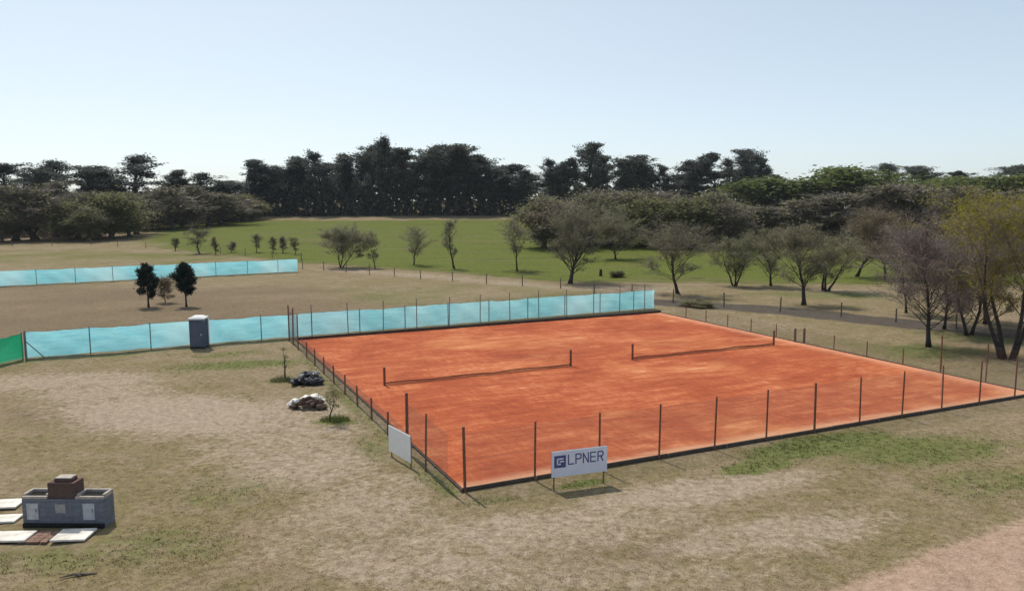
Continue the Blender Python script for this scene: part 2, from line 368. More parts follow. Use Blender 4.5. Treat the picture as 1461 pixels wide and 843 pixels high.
# ------------------------------------------------------------------ ground sheet with cover masks
def soft(x, lo, hi):
    t = np.clip((x - lo) / (hi - lo), 0, 1); return t*t*(3 - 2*t)
def blob(x, y, px, py, rx, ry, rot=0.0, hard=0.35):
    """soft patch centred on a ground point; rx across, ry along the view, in metres"""
    c = at(px, py); dx, dy = x - c.x, y - c.y
    ca, sa = math.cos(rot), math.sin(rot)
    a, b = (dx*ca + dy*sa)/rx, (-dx*sa + dy*ca)/ry
    return 1 - soft(np.sqrt(a*a + b*b), hard, 1.25)
def side(x, y, pa, pb, w):
    """0..1 across the ground line through two ground points, 1 on the left of a->b"""
    a, b = at(*pa), at(*pb); d = (b - a); L = math.hypot(d.x, d.y)
    s = (-(x - a.x)*d.y + (y - a.y)*d.x) / L
    return soft(s, -w, w)
def covers(x, y):
    u = (x - O0.x)*UX.x + (y - O0.y)*UX.y; v = (x - O0.x)*VX.x + (y - O0.y)*VX.y
    mx = np.maximum
    green = np.zeros_like(x); bare = np.zeros_like(x); red = np.zeros_like(x); field = np.zeros_like(x); brown = np.zeros_like(x); dark_band = np.zeros_like(x)
    # green patches
    for b in [(1170, 635, 5.2, 1.5, .42, 1.0), (1080, 665, 2.6, 1.0, .4, .9), (1330, 640, 6, 2.6, .3, .62), (1420, 690, 4, 2.2, .2, .5), (830, 690, 1.5, .5, .42, .85),
              (345, 520, 6, 2.2, .2, .75), (330, 505, 4, 1.2, .4, .7), (480, 602, 1.6, .8, 0, .8), (405, 543, 1.5, 1.0, 0, .7), (530, 640, 1.0, 3.2, .43, .55),
              (230, 780, 3.4, 1.9, 0, .40), (60, 800, 3.6, 1.4, 0, .48), (330, 700, 3.0, 2.4, 0, .36), (630, 690, .8, 2.2, .43, .6), (700, 715, 1.6, .5, .3, .5),
              (1330, 500, 6, 4, .2, .7), (1180, 420, 14, 5, 0, .62), (1400, 480, 8, 6, 0, .6), (1180, 452, 12, 2.2, -.5, .5), (1240, 490, 3, 6, .5, .35)]:
        green = mx(green, b[5]*blob(x, y, *b[:5]))
    # the green strip at the foot of the fences
    green = mx(green, 0.55*np.exp(-((u+0.9)/0.55)**2)*soft(v, 0, 2)*(1-soft(v, 28, 34)))
    green = mx(green, 0.5*np.exp(-((v-36.2)/0.7)**2)*(1-soft(u, -2, 0)))
    for b in [(250, 590, 11, 5.0, -.35, .72), (400, 590, 6, 4.6, -.1, .6), (60, 545, 10, 3.6, .1, .7), (440, 660, 4.5, 4.6, -.5, .6), (520, 730, 4.0, 3.6, -.3, .55), (600, 800, 6.5, 2.2, -.1, .6), (140, 560, 6, 3, 0, .6), (420, 620, 5.5, 4.0, .2, .55), (520, 760, 5, 2.2, .3, .5), (760, 760, 9, 2.6, .25, .62),
              (1000, 700, 7, 1.8, .35, .72), (1100, 760, 6, 2, .3, .6), (560, 690, 2.6, 2.2, .2, .5), (340, 640, 3, 3, 0, .5), (900, 820, 7, 1.6, 0, .5), (650, 830, 4, 1.2, 0, .5)]:
        bare = mx(bare, b[5]*blob(x, y, *b[:5]))
    brown = mx(brown, 0.85*side(x, y, (935, 441), (38, 513), 1.5)*0)
    s2 = soft(v, 37.5, 39.0)*(1 - soft(y, 96, 122))*(1 - soft(u, 2, 26))
    brown = mx(brown, 0.62*s2)
    brown = mx(brown, 0.5*blob(x, y, 110, 590, 7, 3.5, 0)); brown = mx(brown, 0.45*blob(x, y, 830, 790, 9, 2.0, .2))
    # reddish earth road in the near right corner
    a, b = at(1461, 732), at(1140, 843); d = b - a; L = math.hypot(d.x, d.y)
    sr = (-(x - a.x)*d.y + (y - a.y)*d.x) / L
    red = mx(red, soft(sr, -0.6, 1.3)*(1 - soft(sr, 6, 7.5)) * (x > -5))
    red = mx(red, 0.35*blob(x, y, 500, 800, 3.2, 1.0, 0))
    green = mx(green, 0.42*soft(v, 38, 41)*soft(u, 0, 16)*(1 - soft(u, 34, 44))*(1 - soft(y, 96, 115)))
    # far green field
    edge = np.interp(x, [-150, -95, -60, -38, -12, 6, 30, 60, 120], [215, 190, 160, 140, 122, 106, 103, 100, 100])
    f = soft(y - edge, -4, 8) * (1 - soft(y, 285, 325)) * soft(x + 0.42*y, -24, 6) * (1 - soft(x, 60, 100))
    field = mx(field, 0.93*f)
    field = mx(field, 0.45*soft(y, 128, 150)*(1 - soft(y, 165, 190))*(1 - soft(x, -60, -40)))
    # dark grey-brown strip beyond the right fence
    pl = [(15.5, 85.5), (26.3, 79.4), (35.7, 69.8), (46, 60.5), (60, 52)]
    tx = np.array([p[1] for p in pl]); 
    dist = np.full_like(x, 1e9)
    for (ax, ay), (bx, by) in zip(pl[:-1], pl[1:]):
        ex, ey = bx-ax, by-ay; t = np.clip(((x-ax)*ex + (y-ay)*ey)/(ex*ex+ey*ey), 0, 1)
        dist = np.minimum(dist, np.hypot(x-ax-t*ex, y-ay-t*ey))
    dark_band = mx(dark_band, 1.0*(1 - soft(dist, 1.9, 3.6)))
    # pale path in front of the field
    bare = mx(bare, 0.55*np.exp(-((y - edge + 6)/5.0)**2)*soft(x, -45, -25)*(1-soft(x, 14, 30)))
    bare = mx(bare, 0.8*np.exp(-((y - np.interp(x, [-140, -100, -60], [212, 232, 262]))/7)**2)*(1 - soft(x, -60, -40)))
    bare = mx(bare, 0.7*blob(x, y, 1205, 418, 7, 5, 0)); bare = mx(bare, 0.35*blob(x, y, 1060, 462, 9, 6, -.5))
    return green, bare, red, field, brown, dark_band

rad = [0.0]; r = 6.0
while r < 1500: rad.append(r); r *= (1.0125 if r < 130 else (1.035 if r < 500 else 1.2))
rad = np.array(rad[1:])
th = np.concatenate([np.linspace(-math.pi, -0.72, 40, endpoint=False), np.linspace(-0.72, 0.72, 420, endpoint=False), np.linspace(0.72, math.pi, 40, endpoint=False)])
RR, TT = np.meshgrid(rad, th, indexing='ij')
GX, GY = RR*np.sin(TT), RR*np.cos(TT)
def relief(x, y):
    u = (x - O0.x)*UX.x + (y - O0.y)*UX.y; v = (x - O0.x)*VX.x + (y - O0.y)*VX.y
    dc = np.hypot(np.maximum(np.maximum(-u, u - CW), 0), np.maximum(np.maximum(-v, v - CL), 0))
    w = soft(dc, 1.5, 6) * 0.05
    return w*(np.sin(x*0.9 + 0.7*np.sin(y*0.5)) * np.sin(y*0.8 + 1.3*np.sin(x*0.31)) + 0.6*np.sin(x*2.3 + y*1.1)*np.sin(y*2.9 - x*0.4)) - 0.012*soft(dc, 0, 1)
GZ = terrain(GX, GY) + relief(GX, GY)
nr_, nt_ = GX.shape
idx = np.arange(nr_*nt_).reshape(nr_, nt_)
Q = np.stack([idx[:-1, :], idx[1:, :], np.roll(idx, -1, 1)[1:, :], np.roll(idx, -1, 1)[:-1, :]], -1).reshape(-1, 4)[:, ::-1]
V3 = np.stack([GX, GY, GZ], -1).reshape(-1, 3)
cv = covers(V3[:, 0], V3[:, 1])
def set_cover(me, c):
    one = np.ones_like(c[0])
    for nm, tr in (('cover', (c[0], c[1], c[2])), ('soil', (c[3], c[4], c[5]))):
        a = me.color_attributes.new(nm, 'FLOAT_COLOR', 'POINT'); a.data.foreach_set('color', np.stack([*tr, one], -1).astype(np.float32).ravel())
centre = np.concatenate([[[0, 0, -0.012]], V3[idx[0]]]); nV = len(V3)
me = np_mesh('ground', V3, Q, [M['ground']], smooth=True); set_cover(me, cv)
tag(link_mesh('ground', me), kind='structure')
def sheet(name, maskv, lift, thr=0.5):
    mk = maskv[Q].mean(1) > thr
    q = Q[mk]; used, inv = np.unique(q, return_inverse=True); v = V3[used].copy(); v[:, 2] += lift
    me = np_mesh(name, v, inv.reshape(-1, 4), [M['ground']], smooth=True); set_cover(me, [c[used] for c in cv])
    return tag(link_mesh(name, me), kind='structure')
sheet('dirt_road', cv[2]*(V3[:, 0] > 4), 0.006)
sheet('green_field', cv[3]*(V3[:, 1] > 95)*(V3[:, 0] > -95), 0.03)
sheet('dark_strip', cv[5], 0.008)

# clay court: one slab standing a hand above the grass
def court_frame(name, m, f): 
    o = f.build(name, m); o.location = O0; o.rotation_euler = (0, 0, YAW); return o
b = MB(); b.box((CW/2, CL/2, 0.0), (CW, CL, 0.16))
tag(court_frame('clay_court', M['clay'], b), kind='structure')

# thin air between the camera and the far woods
b = MB(); b.box((0, 0, 27), (4200, 4200, 60))
hz = NT('haze_air'); hz.t.nodes.remove(hz.bsdf); pv_ = hz.n('ShaderNodeVolumePrincipled'); pv_.inputs['Density'].default_value = 8.0e-5
pv_.inputs['Color'].default_value = (0.86, 0.92, 1.0, 1); hz.l(pv_.outputs[0], hz.out.inputs['Volume'])
tag(b.build('haze', hz.m), kind='stuff')

rng = np.random.default_rng(7)
random.seed(5)

# short grass standing up from the near ground: one uncountable mass
def grass_patch():
    n = 42000
    th_ = rng.uniform(-0.66, 0.66, n); rr = 21 + (62-21)*rng.uniform(0, 1, n)**1.5
    x, y = rr*np.sin(th_), rr*np.cos(th_)
    u = (x - O0.x)*UX.x + (y - O0.y)*UX.y; v = (x - O0.x)*VX.x + (y - O0.y)*VX.y
    ok = ~((u > -0.2) & (u < CW+0.3) & (v > -0.25) & (v < CL+0.3))
    c = covers(x, y)
    keep = rng.uniform(0, 1, n) > 0.80*np.maximum(np.maximum(c[1]*0.9, c[2]*1.15), c[5])
    ok &= keep & ~((x > -18.5) & (x < -13.2) & (y > 24) & (y < 28))
    x, y = x[ok], y[ok]; g = covers(x, y)[0]
    k = 4
    xx = np.repeat(x, k) + rng.normal(0, 0.05, len(x)*k); yy = np.repeat(y, k) + rng.normal(0, 0.05, len(x)*k); gg = np.repeat(g, k)
    hh = (0.022 + 0.045*gg) * rng.uniform(0.5, 1.7, len(xx)); ww = 0.014 + 0.01*rng.uniform(0, 1, len(xx))
    a = rng.uniform(0, 2*math.pi, len(xx)); zz = terrain(xx, yy) + relief(xx, yy) - 0.01
    dx, dy = np.cos(a)*ww, np.sin(a)*ww; lx, ly = rng.normal(0, 0.5, len(xx))*hh, rng.normal(0, 0.5, len(xx))*hh
    P = np.stack([np.stack([xx-dx, yy-dy, zz], -1), np.stack([xx+dx, yy+dy, zz], -1), np.stack([xx+lx+dx*.15, yy+ly+dy*.15, zz+hh], -1), np.stack([xx+lx-dx*.15, yy+ly-dy*.15, zz+hh], -1)], 1)
    me = np_mesh('grass', P.reshape(-1, 3), np.arange(len(xx)*4).reshape(-1, 4), [M['blade']])
    set_cover(me, [np.repeat(cc, 4) for cc in covers(xx, yy)])
    return link_mesh('grass', me)
tag(grass_patch(), 'short dry grass growing over the near ground around the court', 'grass', kind='stuff')

# ------------------------------------------------------------------ fences
def chain_link(f, p0, p1, h0, h1, pitch=0.10, r=0.0013):
    """diagonal wires between two ground points, from h0 up to h1"""
    p0, p1 = Vector(p0), Vector(p1); d = p1 - p0; L = d.length; d.normalize(); H = h1 - h0
    nrm = d.cross(Vector((0, 0, 1)))
    def strip(a0, z0, a1, z1):
        A = p0 + d*a0 + Vector((0, 0, z0)); B = p0 + d*a1 + Vector((0, 0, z1)); w = (B - A).normalized(); s_ = w.cross(nrm)
        t = [s_*r*2, -s_*r + nrm*r*1.7, -s_*r - nrm*r*1.7]; n0 = len(f.v)
        f.v += [tuple(A + q) for q in t] + [tuple(B + q) for q in t]
        f.f += [(n0, n0+1, n0+4, n0+3), (n0+1, n0+2, n0+5, n0+4), (n0+2, n0, n0+3, n0+5)]
    a = -H
    while a < L:
        lo, hi = max(a, 0), min(a + H, L)
        if hi > lo:
            strip(lo, h0 + lo - a, hi, h0 + hi - a)
            strip(lo, h1 - (lo - a), hi, h1 - (hi - a))
        a += pitch

def wire_netting_fence(name, label, a, b, posts, runs, mat='post', group=None, line_h=None):
    """posts: (distance, height, radius); runs of netting: (d0, d1, height)"""
    a, b = Vector(a), Vector(b); d = (b - a).normalized()
    root = empty(name, a); tag(root, label, 'fence', group)
    for s, h, r in posts:
        p = d*s; f = MB(); lean = Vector((random.gauss(0, .012), random.gauss(0, .012), 0))*h
        f.tube([p + Vector((0, 0, -.1)), p + lean*.5 + Vector((0, 0, h*.5)), p + lean + Vector((0, 0, h))], [r, r, r*.95], 8)
        f.build('post', M[mat], root)
    f = MB()
    for d0, d1, h in runs: chain_link(f, d*d0, d*d1, 0.08, h)
    f.build('wire_netting', M['wire'], root)
    f = MB()
    for d0, d1, h in runs:
        for hh in (0.1, h*.55, h):
            n = max(2, int((d1 - d0)/3)); pts = [d*(d0 + (d1-d0)*i/n) + Vector((0, 0, hh - .012*math.sin(i*2.1))) for i in range(n+1)]
            f.tube(pts, 0.004, 4)
    f.build('tension_wire', M['wire'], root)
    return root

NP = [(3.0*i, 2.45 if i else 2.6, 0.042 if i not in (0, 6) else 0.058) for i in range(12)] + [(35.0, 2.5, 0.055)]
wire_netting_fence('wire_fence', 'tall rusty post fence with wire netting along the near end of the clay court', uv(0, -0.12), uv(35, -0.12), NP, [(0, 35, 2.3)])
LP = [(2.7, 2.45, .042), (5.2, 2.75, .07)] + [(8.3 + 2.95*i, 1.15, .05) for i in range(8)] + [(32.4, 2.7, .045), (34.6, 2.9, .06), (36.4, 2.9, .06)]
wire_netting_fence('wire_fence', 'mostly waist high post and wire fence along the left side of the clay court', uv(-0.6, 0.1), uv(-0.6, 37), LP, [(0, 5.2, 2.3), (5.2, 31, 1.05), (32.4, 36.4, 2.5)])
RP = [(3.0, 2.45, .042), (6.0, 2.5, .05)] + [(8.8 + 2.95*i, 1.15, .04) for i in range(9)]
wire_netting_fence('wire_fence', 'low post and wire fence along the far right side of the clay court', uv(35.25, 0.1), uv(35.25, 37), RP, [(0, 6, 2.3), (6, 34, 1.05)])
FP = [(1.7 + 3.0*i, 2.75, .04) for i in range(12)]
wire_netting_fence('wire_fence', 'tall thin post wire fence standing just in front of the long teal windbreak', uv(-0.4, 37.0), uv(35.4, 37.9), FP, [(0, 35.6, 2.4)], 'post_grey')

def kerb_board(name, label, pts, h=0.2, th=0.07):
    root = empty(name, pts[0]); tag(root, label, 'kerb')
    a, b = Vector(pts[0]), Vector(pts[1]); n = max(1, int((b-a).length/3.0)); d = (b-a)
    rz = math.atan2(d.y, d.x); seg = d.length/n
    f = MB()
    for i in range(n):
        c = d.normalized()*seg*(i+.5)
        f.box((c.x, c.y, h/2 - .02 + random.uniform(-.012, .012)), (seg - .012, th, h), rz, bevel=.008)
    f.build('board', M['kerb'], root)
    f = MB()
    side_n = Vector((d.y, -d.x, 0)).normalized()
    for i in range(n+1):
        c = d.normalized()*(seg*i) + side_n*(th*.5 + .026)
        f.box((c.x, c.y, h*.4), (.05, .05, h*.9), rz)
    f.build('stake', M['wood'], root)
kerb_board('kerb', 'dark timber kerb board under the near end of the clay court', [uv(-0.15, -0.06), uv(35.2, -0.06)], 0.19)
kerb_board('kerb', 'dark timber kerb board down the left side of the clay court', [uv(-0.08, CL), uv(-0.08, 0)], 0.12)
kerb_board('kerb', 'dark timber kerb board across the far end of the clay court', [uv(35.1, CL+.08), uv(0, CL+.08)], 0.3)
kerb_board('kerb', 'low timber kerb board down the far right side of the clay court', [uv(CW+.08, 0), uv(CW+.08, CL)], 0.14)

def windbreak(name, label, a, b, h, post_gap, mat, post_r=0.04, extra=None, phase=0.0):
    a, b = Vector(a), Vector(b); d = b - a; L = d.length; dn = d.normalized(); nrm = Vector((-dn.y, dn.x, 0))
    root = empty(name, a); tag(root, label, 'windbreak fence')
    nu, nv = int(L*2.5), 9
    Vv = []; 
    za = lambda q: float(terrain(a.x + q.x, a.y + q.y)) - a.z
    for i in range(nu+1):
        s = L*i/nu
        ph = ((s + phase) % post_gap)/post_gap
        for j in range(nv+1):
            t = j/nv
            bulge = 0.10*math.sin(math.pi*ph)*math.sin(math.pi*t) + 0.045*math.sin(s*2.7 + t*5)*math.sin(math.pi*t) + 0.03*math.sin(s*7.1 - t*8)
            sag = -(0.06 + .05*math.sin(int((s+phase)/post_gap)*2.3))*math.sin(math.pi*ph)*t + 0.02*math.sin(s*3.3)*t + .012*math.sin(s*8.7)*t
            q = dn*s + nrm*(bulge); q.z = za(q) + 0.07 + 0.03*math.sin(s*1.9)*(1-t) + (h - .07)*t + sag
            Vv.append(tuple(q))
    Qs = [(i*(nv+1)+j, (i+1)*(nv+1)+j, (i+1)*(nv+1)+j+1, i*(nv+1)+j+1) for i in range(nu) for j in range(nv)]
    link_mesh('cloth', np_mesh('cloth', Vv, Qs, [M[mat]], smooth=True), root)
    s = -phase % post_gap if phase else 0.0
    while s <= L + .01:
        q = dn*s - nrm*0.05; z = za(q); f = MB()
        f.tube([q + Vector((0, 0, z - .1)), q + Vector((0, 0, z + h + .12))], post_r, 8); f.build('post', M['post_grey'], root)
        s += post_gap
    f = MB(); n = int(L/2)
    for hh in (0.06, h):
        f.tube([dn*(L*i/n) - nrm*.02 + Vector((0, 0, za(dn*(L*i/n)) + hh)) for i in range(n+1)], 0.012, 4)
    f.build('tension_wire', M['wire'], root)
    if extra: extra(root, dn, nrm)
    return root
def end_brace(root, dn, nrm):
    f = MB(); f.tube([-nrm*.16 + Vector((0, 0, 1.35)), dn*1.15 - nrm*.16 + Vector((0, 0, 0))], 0.035, 8); f.build('brace', M['post_grey'], root)
    f = MB(); f.tube([-nrm*.06 + Vector((0, 0, -.1)), -nrm*.06 + Vector((0, 0, 2.0))], 0.075, 8); f.build('post', M['post_grey'], root)
T0, T1 = uv(-18.75, 37.35), uv(36.5, 39.35)
windbreak('windbreak_fence', 'long teal shade cloth windbreak fence running behind the portable toilet and clay court', T0, T1, 1.95, 4.05, 'teal', extra=end_brace)
g0 = T0 + Vector((-.08, -.05, 0)); gdir = (at(0, 521) - at(38, 513)); gdir.z = 0; gdir.normalize()
windbreak('windbreak_fence', 'short bright green shade cloth windbreak fence at the left end of the teal one', g0 + gdir*.1, g0 + gdir*12, 1.85, 3.0, 'green')
windbreak('windbreak_fence', 'far teal shade cloth windbreak fence beyond the two small dark evergreen trees', at(-130, 415.5), at(425, 388), 2.05, 4.6, 'teal')

# ------------------------------------------------------------------ tennis nets: lowered, netting gathered on the clay
def net_post(p, label):
    root = empty('net_post', p); tag(root, label, 'net post', 'net posts on the clay courts')
    f = MB(); f.tube([(0, 0, -.05), (0, 0, 1.10)], .075, 12); f.build('shaft', M['post'], root)
    f = MB(); f.tube([(0, 0, 1.10), (0, 0, 1.125)], [.085, .07], 12); f.build('cap', M['post'], root)
    f = MB(); f.box((0, -.09, .72), (.09, .07, .16), bevel=.01); f.tube([(0, -.13, .72), (0, -.2, .72), (0, -.2, .86)], .012, 6); f.build('winder', M['post'], root)
def tennis_net(a, b, label):
    a, b = Vector(a), Vector(b); d = b - a; L = d.length; dn = d.normalized(); nrm = Vector((-dn.y, dn.x, 0))
    root = empty('tennis_net', a); tag(root, label, 'tennis net', 'slack tennis nets')
    f = MB(); n = 150
    Hh = [0.13 + 0.03*math.sin(i*.13) + .02*random.random() for i in range(n+1)]
    w = 0.005
    for i in range(n+1):                                      # hanging cords, fallen into a low heap
        for k in range(2):
            s = L*(i + k*.5)/n
            if s > L: continue
            p = dn*s; h = Hh[i]; o = random.gauss(0, .05)
            pts = [p + nrm*(.10 + o) + Vector((0, 0, .008)), p + nrm*o*.5 + Vector((0, 0, h*.7)), p + nrm*o*.3 + Vector((0, 0, h)), p - nrm*(.08 + o) + Vector((0, 0, h*.6)), p - nrm*(.22 + o) + Vector((0, 0, .008))]
            f.tube(pts, w, 4, False)
    for j in range(9):
        t = j/8; pts = []
        for i in range(0, n+1, 2):
            h = Hh[i]; off = .1 - .3*t + .04*math.sin(i*.37 + j); z = h*math.sin(math.pi*min(1, .12 + t*.8)) + .008
            pts.append(dn*(L*i/n) + nrm*off + Vector((0, 0, z)))
        f.tube(pts, w, 4, False)
    f.build('netting', M['net'], root)
    f = MB(); f.tube([dn*(L*i/30) + nrm*(.03*math.sin(i)) + Vector((0, 0, Hh[i*5] + .01)) for i in range(31)], .022, 6); f.build('headband', M['net'], root)
    f = MB(); f.tube([dn*(L*i/24) + Vector((0, 0, 1.02 - .16*math.sin(math.pi*i/24))) for i in range(25)], .004, 4); f.build('cable', M['wire'], root)
zc = 0.08
N = [uv(1.98, 18.05, zc), uv(14.78, 18.05, zc), uv(19.69, 18.05, zc), uv(32.49, 18.05, zc)]
for p, l in zip(N, ['rusty net post on the left of the left clay court', 'rusty net post on the right of the left clay court, mid court', 'rusty net post on the left of the right clay court', 'rusty net post on the right of the right clay court near the side fence']): net_post(p, l)
tennis_net(N[0] + UX*.1, N[1] - UX*.1, 'dark slack tennis net lying low across the left court')
tennis_net(N[2] + UX*.1, N[3] - UX*.1, 'dark slack tennis net lying low across the right court')

# two stout posts by the right fence
for px, lab in ((1134, 'left one of two short stout posts beside the right fence of the clay court'), (1147, 'right one of two short stout posts beside the right fence of the clay court')):
    f = MB(); f.tube([(0, 0, -.1), (0, 0, 1.08), (0, 0, 1.16)], [.10, .095, .06], 8)
    r0 = empty('wooden_post', at(px, 489)); tag(r0, lab, 'post', 'stout posts by the right fence')
    f.build('shaft', M['wood'], r0)
    g = MB(); g.tube([(0, 0, .86), (0, 0, .92)], .108, 8); g.build('wire_tie', M['wire'], r0)

# ------------------------------------------------------------------ free-standing signs
FONT = {'L': [(0, 0, 0, 7), (0, 0, 4, 0)], 'P': [(0, 0, 0, 7), (0, 7, 3.2, 7), (3.2, 7, 4, 6.2), (4, 6.2, 4, 4.2), (4, 4.2, 3.2, 3.4), (3.2, 3.4, 0, 3.4)],
        'N': [(0, 0, 0, 7), (0, 7, 4, 0), (4, 0, 4, 7)], 'E': [(0, 0, 0, 7), (0, 7, 4, 7), (0, 3.6, 3.4, 3.6), (0, 0, 4, 0)],
        'R': [(0, 0, 0, 7), (0, 7, 3.2, 7), (3.2, 7, 4, 6.2), (4, 6.2, 4, 4.4), (4, 4.4, 3.2, 3.6), (3.2, 3.6, 0, 3.6), (2, 3.6, 4, 0)]}
def stroke(f, x0, z0, x1, z1, w, y):
    dx, dz = x1-x0, z1-z0; L = math.hypot(dx, dz); dx, dz = dx/L, dz/L; nx, nz = -dz*w/2, dx*w/2
    x0 -= dx*w/2; z0 -= dz*w/2; x1 += dx*w/2; z1 += dz*w/2
    f.quad((x0-nx, y, z0-nz), (x1-nx, y, z1-nz), (x1+nx, y, z1+nz), (x0+nx, y, z0+nz))
def sign_board(name, label, p, rz, w, z0, z1, lettered):
    root = empty(name, p, rz); tag(root, label, 'sign board')
    f = MB(); f.box((0, 0, (z0+z1)/2), (w, .025, z1-z0), bevel=.006); pn = f.build('panel', M['sign'] if lettered else M['white'], root)
    f = MB()
    for s in (-1, 1):
        for (z) in (z0+.012, z1-.012): 
            if s == 1: f.box((0, .031, z), (w, .034, .034))
        f.box((s*(w/2-.018), .031, (z0+z1)/2), (.034, .034, z1-z0-.06))
    f.build('frame', M['post_grey'], root)
    for s in (-1, 1):
        f = MB(); f.box((s*(w/2-.12), .068, z1/2 - .05), (.05, .04, z1 + .02)); f.build('leg', M['post'], root)
    if lettered:
        f = MB(); H = (z1-z0); y = -.0152; x = -w/2 + .10; zb = z0 + H*.46
        s = H*.36/7
        # emblem: a dark tile with a pale curled mark
        e = H*.48; ex, ez = x, z0 + H*.36; t = e*.17; f2 = MB()
        f.quad((ex, y, ez), (ex+e, y, ez), (ex+e, y, ez+e), (ex, y, ez+e))
        f.build('emblem', M['navy'], pn)
        for (a0, b0, a1, b1) in ((.28, .72, .74, .72), (.28, .72, .28, .30), (.28, .30, .52, .30), (.52, .50, .78, .50)):
            stroke(f2, ex+e*a0, ez+e*b0, ex+e*a1, ez+e*b1, e*.11, y-.003)
        f2.build('emblem_mark', M['sign'], pn)
        f3 = MB(); x += e + .11; adv = (w/2 - .09 - x)/5
        for ch in 'LPNER':
            for k, (x0_, z0_, x1_, z1_) in enumerate(FONT[ch]):
                stroke(f3, x + x0_*adv*.175, zb + z0_*s, x + x1_*adv*.165, zb + z1_*s, .052, y - .0006*k)
            x += adv
        f3.build('lettering', M['navy'], pn)
    return root
pa, pb = at(783, 698), at(870, 692)
c = (pa + pb)/2
sign_board('sign_board', 'grey white sign board with dark emblem and lettering in front of the near fence', c, YAW - .1, 2.36, .50, 1.52, True)
pa, pb = uv(-1.4, 5.4), uv(-1.05, 3.4); dd = pb - pa
sign_board('sign_board', 'plain white sign board standing outside the left fence of the clay court', (pa+pb)/2, math.atan2(dd.y, dd.x), 2.05, .22, 1.38, False)

# ------------------------------------------------------------------ portable toilet
def portable_toilet():
    p = at(281.5, 497.5); root = empty('portable_toilet', p, .03)
    tag(root, 'slate blue portable toilet with white roof in front of the teal windbreak', 'portable toilet')
    w, d, h = 1.05, 1.05, 2.08
    f = MB(); f.box((0, .55, .07), (w+.06, d+.06, .12), bevel=.015)
    for s in (-1, 1): f.box((s*.42, .55, .0), (.12, d+.2, .06))
    f.build('base', M['booth_dark'], root)
    f = MB(); f.box((0, .55, .13 + h/2), (w, d, h), bevel=.03)
    for s in (-1, 1):
        for k in range(5): f.box((s*(w/2+.012), .15 + k*.2, 1.15), (.03, .07, 1.7), bevel=.006)
    f.build('cabin', M['booth'], root)
    f = MB()
    for s in (-1, 1): f.box((s*(w/2 - .035), -.016, .13 + h/2), (.075, .05, h + .01), bevel=.006)
    f.box((0, -.016, h + .06), (w - .16, .05, .09), bevel=.006); f.build('door_frame', M['booth'], root)
    f = MB(); f.box((0, -.026, 1.08), (w-.17, .03, 1.82), bevel=.01)
    for zz, hh in ((.62, .62), (1.45, .62)): f.box((0, -.045, zz), (w-.36, .02, hh), bevel=.008)
    dr = f.build('door', M['booth'], root)
    g = MB(); g.box((.36, -.062, 1.08), (.06, .03, .14), bevel=.008); g.build('handle', M['white'], dr)
    for s in (-1, 1):
        f = MB()
        for k in range(4): f.box((s*(w/2+.004), .55, 1.86 + k*.05), (.016, .6, .022))
        f.build('vent_grille', M['booth_dark'], root)
    f = MB(); f.box((0, .55, h+.20), (w+.12, d+.14, .14), bevel=.03); f.box((0, .55, h+.32), (w-.1, d-.1, .12), taper=.75, bevel=.03); f.build('roof', M['white'], root)
    f = MB(); f.tube([(w/2+.06, .95, .15), (w/2+.06, .95, h+.34)], .05, 10); f.build('vent_pipe', M['white'], root)
portable_toilet()

